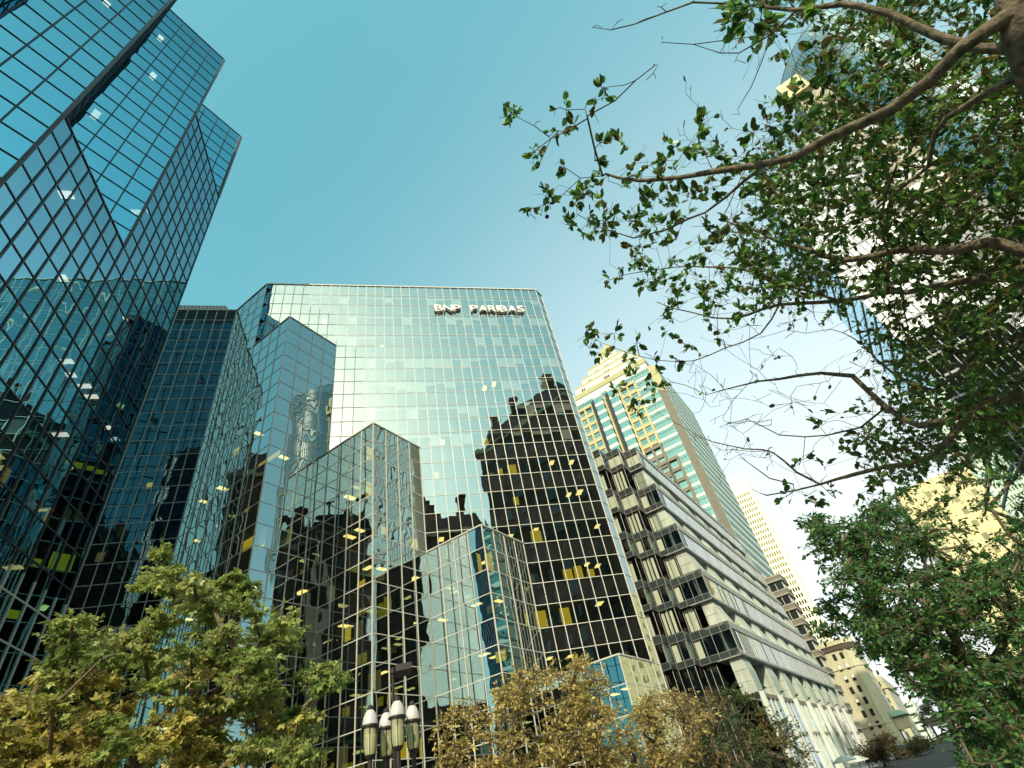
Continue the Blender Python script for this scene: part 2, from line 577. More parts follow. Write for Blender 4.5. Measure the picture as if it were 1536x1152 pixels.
curtain(bnp, IN, (-19.01, YI+HF), (-14.64, YI), ZB, ZR, 4, RH, GB, MU, 0.072, 0.045, 0.0012, 0.002, tagname='return', last=False)
curtain(bnp, IN, (-36.0, 48.52), (-19.01, 48.52), ZB, ZR, 15, RH, GB, MU, 0.072, 0.045, 0.0012, 0.002, tagname='deep')
curtain(bnp, IN, (20.32, YI), (21.41, 45.24), ZB, ZR, 1, RH, GB, MU, 0.09, 0.06, 0.0006, 0.001, tagname='edge')
curtain(bnp, IN, (21.41, 45.24), (21.41, 74), ZB, ZR, 20, RH, GB, MU, 0.09, 0.06, tagname='side')
finish_inner(bnp, IN)
def edge_coping(parent, p0, p1, z, ht, out, back, mt):
    cp = MB()
    coping(cp, p0, p1, z, ht, out, back)
    cp.build('coping', mt, parent)
for a, b, z_ in (((-14.64, YI), (20.32, YI), ZR), ((-19.01, YI+HF), (-14.64, YI), ZR+.004), ((-36, 48.52), (-19.01, 48.52), ZR-.004), ((20.32, YI), (21.41, 45.24), ZR+.004)):
    edge_coping(bnp, a, b, z_, .16, .10, .35, M['mullion'])
for i, xc in enumerate(XC):
    edge_coping(bnp, (xc-HF, YI), (xc, YC), QT[i], .10, .085, .35, M['mullion'])
    edge_coping(bnp, (xc, YC), (xc+HF, YI), QT[i]+.004, .10, .085, .35, M['mullion'])
rf = MB()
rf.poly([(-36, 48.6, ZR-.1), (-19.0, 48.6, ZR-.1), (-14.6, 44.2, ZR-.1), (20.3, 44.2, ZR-.1), (21.4, 45.3, ZR-.1), (21.4, 74, ZR-.1), (-36, 74, ZR-.1)])
for i, xc in enumerate(XC):
    r2 = MB()
    r2.poly([(xc-HF, YI, QT[i]-.08), (xc, YC, QT[i]-.08), (xc+HF, YI, QT[i]-.08)])
    r2.build('step_roof', M['roof'], bnp)
rf.build('roof', M['roof'], bnp)
rf = MB()
rf.poly([(-36, 74, 0), (21.4, 74, 0), (21.4, 74, ZR), (-36, 74, ZR)])
rf.poly([(-36, 48.6, 0), (-36, 74, 0), (-36, 74, ZR), (-36, 48.6, ZR)])
rf.build('rear_wall', M['spandrel'], bnp)
for i, xc in enumerate(XC):
    pl = MB()
    pl.prism([(xc-HF+.1, YI), (xc, YC+.1), (xc+HF-.1, YI)], 0, ZB)
    pl.build('plinth', M['dark_frame'], bnp)
ph = MB()                                                # ribbed steel screen on the roof
n_ = 60
for k in range(n_):
    t0, t1 = k/n_, (k+1)/n_
    x0, x1 = -34 + 13.0*t0, -34 + 13.0*t1
    d_ = .06 if k % 2 else 0
    ph.prism([(x0, 49.6-d_), (x1, 49.6-d_), (x1, 60), (x0, 60)], ZR+.1, ZR+2.2)
ph.build('roof_screen', M['metal_rib'], bnp)
ph = MB()
ph.prism([(-21.0, 49.6), (-19.6, 49.6), (-19.6, 60), (-21.0, 60)], ZR+.1, ZR+2.2, top=[(-21.0, 49.6), (-20.9, 49.6), (-20.9, 60), (-21.0, 60)])
ph.build('roof_screen_end', M['metal_rib'], bnp)

# the sign: BNP PARIBAS, one mesh per letter
def sign_letter(ch, x0, wid, z0, ht, yface):
    cu = bpy.data.curves.new('letter', 'FONT')
    cu.body = ch
    cu.size = 1.0
    cu.extrude = 0.0
    cu.offset = 0.008
    cu.resolution_u = 4
    tmp = bpy.data.objects.new('tmp', cu)
    COL.objects.link(tmp)
    dg = bpy.context.evaluated_depsgraph_get()
    me = bpy.data.meshes.new_from_object(tmp.evaluated_get(dg))
    bpy.data.objects.remove(tmp)
    import bmesh
    bm = bmesh.new()
    bm.from_mesh(me)
    xs = [v.co.x for v in bm.verts]
    ys = [v.co.y for v in bm.verts]
    for v in bm.verts:
        v.co = Vector((x0 + (v.co.x-min(xs))/(max(xs)-min(xs))*wid, yface, z0 + (v.co.y-min(ys))/(max(ys)-min(ys))*ht))
    bm.normal_update()
    r = bmesh.ops.extrude_face_region(bm, geom=bm.faces[:])
    front = [f for f in r['geom'] if isinstance(f, bmesh.types.BMFace)]
    for v in [x for x in r['geom'] if isinstance(x, bmesh.types.BMVert)]:
        v.co.y -= 0.30
    fs = set(front)
    bmesh.ops.recalc_face_normals(bm, faces=bm.faces[:])
    for f in bm.faces:
        f.material_index = 0 if all(abs(v.co.y-(yface-0.30)) < 1e-4 for v in f.verts) else 1
    bm.to_mesh(me)
    bm.free()
    me.materials.clear()
    me.materials.append(M['letter'])
    me.materials.append(M['letter_side'])
    o = bpy.data.objects.new('sign_letter', me)
    COL.objects.link(o)
    o.parent = bnp
    o.matrix_parent_inverse = bnp.matrix_world.inverted()
x = 5.85
zs, hs = 52.85, 1.22
for ch, wd in (('B', 1.10), ('N', 1.16), ('P', 1.02)):
    sign_letter(ch, x, wd, zs, hs, YI-.14)
    x += wd+.07
x = 10.50
for ch, wd in (('P', 1.0), ('A', 1.22), ('R', 1.08), ('I', .30), ('B', 1.04), ('A', 1.22), ('S', 1.0)):
    sign_letter(ch, x, wd, zs, hs, YI-.14)
    x += wd+.07

# blinds, lamps and added glow panels behind the glass
cells = {}
for c in IN.cells:
    cells.setdefault(c[6], []).append(c)
rr = random.Random(3)
nb = 0
bl_rest = MB()
fr = sorted([c for c in cells['front']], key=lambda c: (c[8], c[7]))
for c in fr:
    if c[8] > 13:
        continue
    if c[8] < 3 and not 1 < c[7] < 30:
        pass
    r = rr.random()
    pb = 0.42 if c[8] > 5 else 0.34
    drop = 0.14
    if r < pb:
        drop = rr.choice((.35, .6, 1.0, 1.0, .8))
    elif r > .8:
        drop = 0.22
    if nb < 100 and drop > .3:
        inside_panel(bnp, c, 'blind', 'blind', 0.03, 0.97, 0.02, drop, 0.22)
        nb += 1
    else:
        o, u, inw, pw, zt, h = c[:6]
        bl_rest.box(o + u*(pw*.03) + inw*.22 + Vector((0, 0, zt-h*drop)), u*(pw*.94), inw*.03, Vector((0, 0, h*(drop-.02))))
for key in ('right0',):
    for c in cells[key]:
        if c[8] < 9:
            o, u, inw, pw, zt, h = c[:6]
            dr = .28 if c[8] < 4 else .2
            bl_rest.box(o + u*(pw*.02) + inw*.22 + Vector((0, 0, zt-h*dr)), u*(pw*.96), inw*.03, Vector((0, 0, h*(dr-.02))))
b_ = bl_rest.build('blind', M['blind'], bnp)
b_['kind'] = 'stuff'
def pick(key, rows, num, seed):
    q = random.Random(seed)
    cs = [c for c in cells[key] if rows[0] <= c[8] <= rows[1]]
    q.shuffle(cs)
    return cs[:num], q
for key, rows, num in (('front', (3, 14), 9), ('front', (15, 25), 14), ('left1', (0, 15), 12), ('right1', (0, 15), 7), ('left2', (0, 11), 6), ('right2', (0, 11), 5),
                       ('left0', (0, 23), 12), ('right0', (8, 23), 5), ('return', (9, 30), 6), ('deep', (9, 30), 9), ('left3', (0, 4), 3)):
    cs, q = pick(key, rows, num, hash(key) % 1000 + rows[0] if False else sum(map(ord, key))+rows[0])
    for c in cs:
        ceiling_light(bnp, c, q.uniform(.8, 2.2), q.uniform(.3, .7), 'lamp_panel', q.choice((1, 1, 1.25)))
def cell(key, i, k):
    for c in cells[key]:
        if c[7] == i and c[8] == k:
            return c
for key, i, k, s0, s1, t0, t1, mt in (('right1', 0, 1, .05, .45, .1, 1, 'glow_gold'), ('right1', 0, 3, .05, .42, .1, 1, 'glow_gold'), ('right1', 3, 5, .3, .98, .15, 1, 'glow_gold'),
                                      ('left2', 3, 1, .5, .97, .1, 1, 'glow_gold'), ('right2', 0, 1, .03, .35, .1, 1, 'glow_gold'), ('right2', 3, 3, .2, .95, .2, 1, 'glow_gold'),
                                      ('front', 24, 15, .1, .95, .1, 1, 'glow_gold'), ('front', 23, 15, .1, .6, .3, 1, 'glow_gold'), ('front', 25, 19, .05, .95, .15, 1, 'glow_gold'),
                                      ('front', 27, 21, .1, .9, .3, 1, 'glow_gold'), ('front', 28, 21, .1, .8, .2, 1, 'glow_gold'), ('front', 24, 23, .05, .95, .1, 1, 'glow_gold'),
                                      ('front', 26, 23, .1, .9, .1, .9, 'glow_gold'), ('front', 22, 13, .1, .7, .2, .9, 'glow_gold'),
                                      ('left0', 2, 13, .1, .95, .1, 1, 'glow_gold'), ('left0', 3, 9, 0.02, .98, .02, .3, 'glow_gold'), ('left0', 2, 9, .02, .98, .02, .25, 'glow_gold'),
                                      ('left0', 3, 13, .5, .95, .1, .8, 'glow_gold2'), ('left1', 3, 5, .3, .8, .1, 1, 'glow_gold2'), ('left1', 2, 9, .1, .7, .1, 1, 'glow_gold2'),
                                      ('left1', 3, 11, .1, .9, .2, 1, 'glow_gold2'), ('left1', 0, 7, .1, .8, .1, 1, 'glow_gold2'), ('left1', 1, 13, .2, .9, .2, 1, 'glow_gold2'),
                                      ('right1', 2, 13, .1, .9, .4, .9, 'glow_gold'), ('right1', 3, 13, .1, .5, .3, .9, 'glow_gold'), ('left2', 1, 9, .1, .9, .3, .9, 'glow_gold'),
                                      ('left2', 2, 9, .1, .7, .2, .7, 'glow_gold'), ('left2', 3, 9, .5, .95, .1, 1, 'glow_gold2'), ('left0', 0, 21, .3, .9, .2, .9, 'glow_gold2')):
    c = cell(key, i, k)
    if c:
        inside_panel(bnp, c, 'glow_panel', mt, s0, s1, t0, t1, 1.1 if t1 < .5 else 0.9)

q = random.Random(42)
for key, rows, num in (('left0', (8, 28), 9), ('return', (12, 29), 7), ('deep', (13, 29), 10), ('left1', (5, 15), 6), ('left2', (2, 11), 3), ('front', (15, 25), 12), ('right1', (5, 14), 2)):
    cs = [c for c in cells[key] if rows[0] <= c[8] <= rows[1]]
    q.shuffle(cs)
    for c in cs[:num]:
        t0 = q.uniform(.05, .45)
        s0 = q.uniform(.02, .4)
        inside_panel(bnp, c, 'glow_panel', q.choice(('glow_gold', 'glow_gold', 'glow_gold2')), s0, min(.98, s0+q.uniform(.35, .7)), t0, min(1.0, t0+q.uniform(.3, .6)), q.uniform(.7, 1.4))

# ------------------------------------------------------------------ the tall blue tower on the left
twr = thing('blue_glass_tower', 'tall blue mirror glass tower with notched corners and dark mullions at the left edge', 'tower', (-20, 20, 0))
IT = Inner()
TH = 1.85
H1 = 36.1
H2 = H1+12*TH
HT = H2+8*TH
H0 = H1-12*TH
GT = M['glass_twr']
MT = [M['mullion_dark'], M['mullion'], M['corner_trim']]
kw = dict(mw=0.088, md=0.06, bulge=0.0012, tilt=0.002, depth=2.6)
XP = -17.55
V = [(XP, 6.75), (XP, 15.36), (XP, 24.03), (XP, 32.74)]
I_ = [(XP-4.31, 11.05), (XP-4.33, 19.69), (XP-4.35, 28.38)]
vT = lambda k: k % 2 == 1
curtain(twr, IT, V[0], V[1], 0, H0, 8, TH, GT, MT, split=15, vis=vT, last=False, tagname='p0', **kw)
curtain(twr, IT, V[1], V[2], 0, H1, 8, TH, GT, MT, split=15, vis=vT, last=False, tagname='p1', **kw)
curtain(twr, IT, V[2], V[3], 0, H2, 8, TH, GT, MT, split=15, vis=vT, tagname='p2', **kw)
curtain(twr, IT, I_[0], V[1], H0, HT, 4, TH, GT, MT, vis=vT, tagname='a', trim=(4,), **kw)
curtain(twr, IT, V[1], I_[1], H1, HT, 4, TH, GT, MT, vis=vT, tagname='n1', **kw)
curtain(twr, IT, I_[1], V[2], H1, HT, 4, TH, GT, MT, vis=vT, tagname='b', trim=(4,), **kw)
curtain(twr, IT, V[2], I_[2], H2, HT, 4, TH, GT, MT, vis=vT, tagname='n2', **kw)
curtain(twr, IT, I_[2], V[3], H2, HT, 4, TH, GT, MT, vis=vT, tagname='e', trim=(4,), **kw)
curtain(twr, IT, V[0], I_[0], H0, HT, 4, TH, GT, MT, vis=vT, tagname='n0', **kw)
curtain(twr, IT, (XP-4.3, 2.45), V[0], 0, HT, 4, TH, GT, MT, vis=vT, tagname='a0', **kw)
kb = dict(kw)
curtain(twr, IT, V[3], (-42, 32.74), 0, H2, 22, TH, M['glass_back'], MT, vis=vT, tagname='back', **kb)
kb['depth'] = 0.5
curtain(twr, IT, V[3], (-18.66, 32.74), H2, HT, 1, TH, GT, MT, vis=lambda k: False, tagname='back', last=False, **dict(kb, depth=-.1))
curtain(twr, IT, (-18.66, 32.74), (-42, 32.74), H2, HT, 21, TH, M['glass_back'], MT, vis=vT, tagname='back', **kb)
pm = MB()
pm.box((-41, 23.5, HT-.05), (17, 0, 0), (0, 8.6, 0), (0, 0, 5.5))  # unseen box added to block sun glow mirrored in the glass behind
pm.build('glare_blocker', M['dark_frame'], twr)
finish_inner(twr, IT)
rf = MB()
rf.poly([(x_, y_, HT-.1) for x_, y_ in ((XP-4.3, 2.45), V[0], I_[0], V[1], I_[1], V[2], I_[2], V[3], (-42, 32.74), (-42, 2.45))])
for z_, a, b, c in ((H1, V[1], V[2], I_[1]), (H2, V[2], V[3], I_[2]), (H0, V[0], V[1], I_[0])):
    r2 = MB()
    r2.poly([(*a, z_-.06), (*b, z_-.06), (*c, z_-.06)])
    r2.build('step_roof', M['roof'], twr)
rf.build('roof', M['roof'], twr)
bk = MB()
bk.poly([(-42, 2.45, 0), (XP-4.3, 2.45, 0), (XP-4.3, 2.45, HT), (-42, 2.45, HT)])
bk.poly([(-42, 32.8, 0), (-42, 2.45, 0), (-42, 2.45, HT), (-42, 32.8, HT)])
bk.build('rear_wall', M['spandrel'], twr)
for a, b, z_ in ((I_[0], V[1], HT), (I_[1], V[2], HT), (I_[2], V[3], HT), (V[1], V[2], H1), (V[2], V[3], H2)):
    edge_coping(twr, a, b, z_, 0.06, 0.07, 0.2, M['corner_trim'])
tc = {}
for c in IT.cells:
    tc.setdefault(c[6], []).append(c)
q = random.Random(5)
for key, zr, num, big in (('b', (47, 73), 3, 1.3), ('p1', (18, 36), 7, 1.4), ('p2', (28, 50), 4, 1.1), ('p1', (3, 20), 20, 1.2), ('p2', (3, 30), 18, 1.1), ('a', (37, 60), 1, 1.2)):
    cs = [c for c in tc[key] if zr[0] < c[4] < zr[1]]
    q.shuffle(cs)
    for c in cs[:num]:
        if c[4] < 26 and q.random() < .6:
            inside_panel(twr, c, 'glow_panel', 'glow_gold', .08, q.uniform(.5, .95), .1, q.uniform(.5, .9), .9)  # glow panel added for the gold patches in the glass
        ceiling_light(twr, c, q.uniform(.7, 1.4), q.uniform(.38, .62), 'lamp_white' if c[4] > 22 else 'lamp_panel', big*.8)

# ------------------------------------------------------------------ the grey concrete block with stepped bays
gry = thing('concrete_office_block', 'pale grey concrete block with dark stepped bays and ribbon windows over a shopfront', 'office building', (45, 80, 0))
GZ = [(44.5, 40.75), (37.2, 33.25), (30.05, 26.25), (22.85, 18.85), (15.7, 11.7)]
GZ = [(a+CAMZ, b+CAMZ) for a, b in GZ]
GA = [0.0, .57, 1.07, 1.65, 2.15]
DL = Vector((1, -1, 0)).normalized()                     # towards the street
IN0 = Vector((38.05, 68.65, 0))                          # inner corner of the first saw tooth
CI = -29.4                                               # recessed street plane
YE = 120.0
def st(c, s):                                            # point on the street plane with offset c at arc s from the front corner line
    return Vector((38.05+s, 38.05+s-c, 0))
HB = 1.65
for k, (zt, zb) in enumerate(GZ):
    Lb = 2.33 + GA[k]*math.sqrt(2)
    h = zt-zb
    for col in range(4):
        o = IN0 + Vector((-3.3*col, 0, 0))
        ln = Lb if col == 0 else 2.33
        # projecting storey: header, panes, sill
        bay = None
        for z0_, z1_, nm_ in ((zt-1.0, zt, 'bay_header'), (zb, zb+.75, 'bay_sill')):
            fm = MB()
            fm.box(o + Vector((0, 0, z0_)) - DL*.05, DL*(ln+.05), UR*.25, Vector((0, 0, z1_-z0_)))
            if col > 0:
                fm.box(o + DL*ln + Vector((0, 0, z0_)) + UR*.25, UR*2.1, -DL*.25, Vector((0, 0, z1_-z0_)))
            hd_ = fm.build(nm_, M['panel_green'] if k >= 2 else M['dark_frame'], gry)
            bay = bay or hd_
        npn = max(2, round(ln/1.2))
        mm = MB()
        for i in range(npn+1):
            mm.box(o + DL*(ln*i/npn-.018) + Vector((0, 0, zb)) - UR*.03, DL*.036, UR*.1, Vector((0, 0, h)))
        for z_ in (zb+.75, zt-1.0, zb+.01, zt-.06):
            mm.box(o - UR*.02 + Vector((0, 0, z_-.015)), DL*ln, UR*.05, Vector((0, 0, .03)))
        mm.build('bay_frame', M['concrete_grey'], bay)
        gm = MB()
        gm.poly([o + UR*.08 + Vector((0, 0, zb+.7)), o + UR*.08 + DL*ln + Vector((0, 0, zb+.7)), o + UR*.08 + DL*ln + Vector((0, 0, zt-.9)), o + UR*.08 + Vector((0, 0, zt-.9))])
        e = o + DL*ln
        gm.poly([e - DL*.08 + Vector((0, 0, zb+.7)), e - DL*.08 + UR*2.33 + Vector((0, 0, zb+.7)), e - DL*.08 + UR*2.33 + Vector((0, 0, zt-.9)), e - DL*.08 + Vector((0, 0, zt-.9))])
        gm.build('bay_glass', M['glass_grey'], bay)
        # blinds behind the panes: pale vertical strips
        bm_ = MB()
        nbl = 1 if (col == 0 and k > 0) else npn
        for i in range(npn):
            lit = (k == 0) or (k == 1 and col == 1) or (i == 0) or (col == 2 and k < 2)
            if lit:
                w_ = ln/npn*(.96 if k < 2 else .62)
                bm_.box(o + DL*(ln*i/npn+.06) + UR*.3 + Vector((0, 0, zb+.5)), DL*w_, UR*.03, Vector((0, 0, h-1.2)))
        e2 = o + DL*ln
        if col > 0 or k == 0:
            for a_ in (.25, .85, 1.4):
                bm_.box(e2 - DL*.3 + UR*a_ + Vector((0, 0, zb+.5)), UR*.42, DL*.03, Vector((0, 0, h-1.2)))
        if bm_.f:
            bm_.build('blind', M['blind'], bay)
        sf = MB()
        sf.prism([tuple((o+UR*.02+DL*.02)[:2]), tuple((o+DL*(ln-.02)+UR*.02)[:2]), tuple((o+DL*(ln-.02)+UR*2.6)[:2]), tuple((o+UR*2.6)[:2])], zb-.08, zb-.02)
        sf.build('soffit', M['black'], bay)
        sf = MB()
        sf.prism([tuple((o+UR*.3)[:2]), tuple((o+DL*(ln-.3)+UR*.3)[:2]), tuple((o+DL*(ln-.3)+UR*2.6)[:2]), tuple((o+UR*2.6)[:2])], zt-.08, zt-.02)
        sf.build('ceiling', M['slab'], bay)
        # recessed storey below
        zn = GZ[k+1][0] if k < 4 else 7.5+CAMZ
        zl = zn if k < 4 else 3.0
        rl = 1.75 if col == 0 else 2.2
        o2 = o + UR*(.55 if (col == 0 or col == 2) else .12)
        gm = MB()
        gm.poly([o2 + Vector((0, 0, zl)), o2 + DL*rl + Vector((0, 0, zl)), o2 + DL*rl + Vector((0, 0, zb-.05)), o2 + Vector((0, 0, zb-.05))])
        gl = gm.build('recessed_glass', M['glass_grey'], gry)
        mm = MB()
        for i in range(3):
            mm.box(o2 + DL*(rl*i/2-.03) + Vector((0, 0, zl)) - UR*.03, DL*.06, UR*.09, Vector((0, 0, zb-.06-zl)))
        mm.build('window_frame', M['concrete_grey'], gl)
        bm_ = MB()
        if k < 4:
            for a_ in (.12, .62, 1.05) if col % 2 == 0 else (.1, .7, 1.3):
                bm_.box(o2 + DL*a_ + UR*.25 + Vector((0, 0, zl+.1)), DL*.4, UR*.03, Vector((0, 0, zb-zl-.3)))
            bm_.build('blind', M['blind'], gl)
bd = MB()                                                # dim interior right behind the bays
bd.prism([(24, 71.9), (38.6, 71.2), (41.2, 70.6), (60, 91), (40, 110)], 2, GZ[0][0]-1.2)
bd.build('core_wall', M['core'], gry)
CK = [-27.3+2*a for a in GA]
CK = [38.05-68.65 + math.sqrt(2)*(2.33 + a*math.sqrt(2)) for a in GA]
def sY(c, Y):                                            # point with offset c at depth Y
    return Vector((Y+c, Y, 0))
for k, (zt, zb) in enumerate(GZ):
    c = CK[k]
    Y0 = (IN0 + DL*(2.33+GA[k]*math.sqrt(2))).y
    Y1 = 111 + 2.0*k
    p0, p1 = sY(c, Y0), sY(c, Y1)
    for z0_, z1_, nm_ in ((zb, zb+.3, 'ribbon_sill'), (zt-.85, zt, 'ribbon_band')):
        rb = MB()
        rb.box(p0 + Vector((0, 0, z0_)), p1-p0, -DL*(0.5), Vector((0, 0, z1_-z0_)))
        rib = rb.build(nm_, M['concrete_grey'], gry)
    gm = MB()
    npn = int((p1-p0).length/1.15)
    gp, gq = p0 - DL*.12, p1 - DL*.12
    for i in range(npn):
        a, b = gp + (gq-gp)*(i/npn), gp + (gq-gp)*((i+1)/npn)
        t_ = RS.normal(0, .006)
        gm.poly([a + DL*t_ + Vector((0, 0, zb+.28)), b - DL*t_ + Vector((0, 0, zb+.28)), b - DL*t_ + Vector((0, 0, zt-.8)), a + DL*t_ + Vector((0, 0, zt-.8))])
    gm.build('ribbon_glass', M['glass_rib'], rib)
    mm = MB()
    for i in range(npn+1):
        a = gp + (gq-gp)*(i/npn)
        mm.box(a - UR*.035 + Vector((0, 0, zb+.3)), UR*.07, DL*.06, Vector((0, 0, zt-.85-zb-.3)))
    mm.build('mullion_grid', M['concrete_grey'], rib)
    fl = MB()
    fl.prism([tuple((p0-DL*.05)[:2]), tuple((p1-DL*.05)[:2]), tuple((p1-DL*3.2)[:2]), tuple((p0-DL*3.2)[:2])], zb-.1, zb-.02)
    fl.prism([tuple((p0-DL*.6)[:2]), tuple((p1-DL*.6)[:2]), tuple((p1-DL*3.2)[:2]), tuple((p0-DL*3.2)[:2])], zt-.25, zt-.15)
    fl.poly([p0-DL*1.6+Vector((0, 0, zb)), p1-DL*1.6+Vector((0, 0, zb)), p1-DL*1.6+Vector((0, 0, zt-.2)), p0-DL*1.6+Vector((0, 0, zt-.2))])
    fl.build('soffit', M['concrete_grey'], rib)
    # fins under the ribbon, flaring out to the ribbon below
    zn = GZ[k+1][0] if k < 4 else 7.5+CAMZ
    cn = CK[k+1] if k < 4 else CK[4]
    ci = Vector((0, 0, 0))
    n_f = 9
    for j in range(n_f):
        Y = (Y0+.4 if j == 0 else 66.0 + 6.45*j + 0.9*k*.3)
        if Y > Y1-2:
            continue
        inn = -(c-CI)/math.sqrt(2)
        a = sY(c, Y)
        out_b = (cn-c)/math.sqrt(2)
        wdt = 4.1 if j else 3.4
        dp = 1.9
        fm = MB()
        prof_t, prof_m, prof_b = -.45, .02, out_b - .03
        zm = zn + (zb-zn)*.62
        for (oa, za), (ob_, zb_) in (((prof_b, zn), (prof_m-.1 if k < 4 else prof_b-.05, zm)), ((prof_m-.1 if k < 4 else prof_b-.05, zm), (prof_t, zb-.1))):
            A = a + DL*oa + Vector((0, 0, za))
            B = a + DL*ob_ + Vector((0, 0, zb_))
            ia = a - DL*dp + Vector((0, 0, za))
            ib = a - DL*dp + Vector((0, 0, zb_))
            W = UR*wdt
            fm.poly([ia, A, B, ib])
            fm.poly([A, A+W, B+W, B])
            fm.poly([A+W, ia+W, ib+W, B+W])
        fo_ = fm.build('concrete_fin', M['concrete'], gry)
        jm = MB()
        zj = zn + 1.3
        while zj < zb - .6:
            jm.box(a - DL*dp - UR*.012 + Vector((0, 0, zj)), DL*(dp+min(prof_m, prof_b)-.25), UR*.01, Vector((0, 0, .035)))
            zj += 1.3
        if jm.f:
            jm.build('panel_joint', M['dark_frame'], fo_)
    rw = MB()
    q0, q1 = sY(c, Y0+.5)-DL*1.7, sY(c, Y1)-DL*1.7
    rw.poly([q0+Vector((0, 0, zn-.3)), q1+Vector((0, 0, zn-.3)), q1+Vector((0, 0, zb)), q0+Vector((0, 0, zb))])
    rw.build('recessed_window_strip', M['dark_win'], gry)
# roof and far end
rf = MB()
c = CK[0]
rf.poly([tuple((sY(c, 67.3)-DL*.3)[:2])+(GZ[0][0]-.3,), tuple((sY(c, 111)-DL*.3)[:2])+(GZ[0][0]-.3,), (66, 128, GZ[0][0]-.3), (24, 110, GZ[0][0]-.3), (24, 68.9, GZ[0][0]-.3), (38, 68.9, GZ[0][0]-.3)])
rf.build('roof', M['roof'], gry)
ew = MB()
e0 = sY(CK[4], YE)
e1 = sY(CK[0], 111)
ew.poly([e0+Vector((0, 0, 0)), e0-DL*18, e1-DL*15+Vector((0, 0, 45)), e1+Vector((0, 0, 45)), e0+Vector((0, 0, 12))])
ew.build('end_wall', M['concrete'], gry)
# shopfront
c = CK[4]+.1
zt = 7.5+CAMZ
p0, p1 = sY(c, 65.2), sY(c, YE)
shop_cols = [(0.15, 0.35, 0.55), (0.10, 0.30, 0.62), (0.45, 0.62, 0.62), (0.5, 0.7, 0.6), (0.4, 0.5, 0.5), (0.55, 0.5, 0.3), (0.55, 0.5, 0.62), (0.45, 0.45, 0.5)]
def shop_glass(nm, col):
    m = solid(nm, col, 0.08, 0.0, 0.5, 0.9, spec=0.9)
    return m
hb = MB()
hb.box(p0 + Vector((0, 0, zt-.45)), p1-p0, -DL*.8, Vector((0, 0, .44)))
hb.box(p0 - DL*.05 + Vector((0, 0, 4.7)), p1-p0, -DL*.5, Vector((0, 0, .35)))
hb.build('shopfront_header', M['dark_frame'], gry)
NB = 8
for j in range(NB):
    a, b = p0 + (p1-p0)*(j/NB), p0 + (p1-p0)*((j+1)/NB)
    col = shop_cols[j]
    sh = MB()
    for i in range(4):
        for z0_, z1_ in ((0.2, 4.7), (5.05, 6.9), (6.95, zt-.45)):
            q0, q1 = a + (b-a)*(i/4) - DL*.2, a + (b-a)*((i+1)/4) - DL*.2
            sh.poly([q0+Vector((0, 0, z0_)), q1+Vector((0, 0, z0_)), q1+Vector((0, 0, z1_)), q0+Vector((0, 0, z1_))])
    sg = sh.build('shop_window', shop_glass('shop_glass_%d' % j, col), gry)
    mm = MB()
    for i in range(1, 4):
        q_ = a + (b-a)*(i/4)
        mm.box(q_ - UR*.06, UR*.12, -DL*.25, Vector((0, 0, zt-.45)))
    mm.build('window_frame', M['mullion'], sg)
    fn = MB()
    fn.box(a - UR*.2, UR*.4, DL*.55, Vector((0, 0, zt)))
    fn.build('white_fin', M['white'], gry)
    sp = MB()                                            # little spot lamps over the shopfront
    sp.tube([a + UR*1.2 + Vector((0, 0, zt+.05)), a + UR*1.2 + DL*.5 + Vector((0, 0, zt+.35))], .05, 6)
    sp.box(a + UR*.9 + DL*.35 + Vector((0, 0, zt+.3)), UR*.6, DL*.35, Vector((0, 0, .18)))
    sp.build('spot_lamp', M['iron'], gry)

# ------------------------------------------------------------------ tower with a stepped pyramid roof
kp = thing('pyramid_roof_tower', 'green glass tower with yellow stone frames and a stepped pyramid roof', 'tower', (108, 165, 0))
KC = Vector((108.7, 150, 0))
def kpt(s, d, z):                                        # s along the front to the left, d into the tower
    return KC + UL*s + UR*d + Vector((0, 0, z+CAMZ))
KH = 4.42
fr_ = MB()
fr_.poly([kpt(0, 0, -1.6), kpt(36, 0, -1.6), kpt(36, 0, 141), kpt(0, 0, 141)][::-1])
fr_.build('front_glass', M['glass_green'], kp)
sd_ = MB()
sd_.poly([kpt(-2.8, 2.8, -1.6), kpt(-2.8, 52, -1.6), kpt(-2.8, 52, 141), kpt(-2.8, 2.8, 141)])
sd_.build('side_glass', M['glass_green'], kp)
ch = MB()
ch.poly([kpt(0, 0, -1.6), kpt(-2.8, 2.8, -1.6), kpt(-2.8, 2.8, 127), kpt(0, 0, 127)])
ch.build('corner_strip', M['brown'], kp)  # brown puts the shade on the strip's lower length into its colour
ch = MB()
ch.poly([kpt(0, 0, 127), kpt(-2.8, 2.8, 127), kpt(-2.8, 2.8, 141), kpt(0, 0, 141)])
ch.build('corner_strip', M['gold'], kp)
for j in range(31):
    z = 141 - KH*j
    mb = MB()
    mb.box(kpt(0.05, -.12, z-1.15), UL*35.9, UR*.3, Vector((0, 0, 1.15)))
    mb.box(kpt(-2.82, 2.9, z-1.1), UR*49, UL*.3, Vector((0, 0, 1.35)))
    mb.build('spandrel_band', M['white'], kp)
mb = MB()
for j in range(31):
    z = 141 - KH*j
    for i in range(1, 30):
        mb.box(kpt(36*i/30-.04, -.07, z-KH), UL*.08, UR*.1, Vector((0, 0, KH-1.35)))
    for i in range(1, 26):
        mb.box(kpt(-2.87, 2.8+49*i/26, z-KH), UR*.16, UL*.1, Vector((0, 0, KH-1.35)))
    mb.box(kpt(0.05, -.09, z-1.35-.9), UL*35.9, UR*.12, Vector((0, 0, .1)))
mb.build('mullion_grid', M['glass_green'] if False else M['panel_green'], kp)
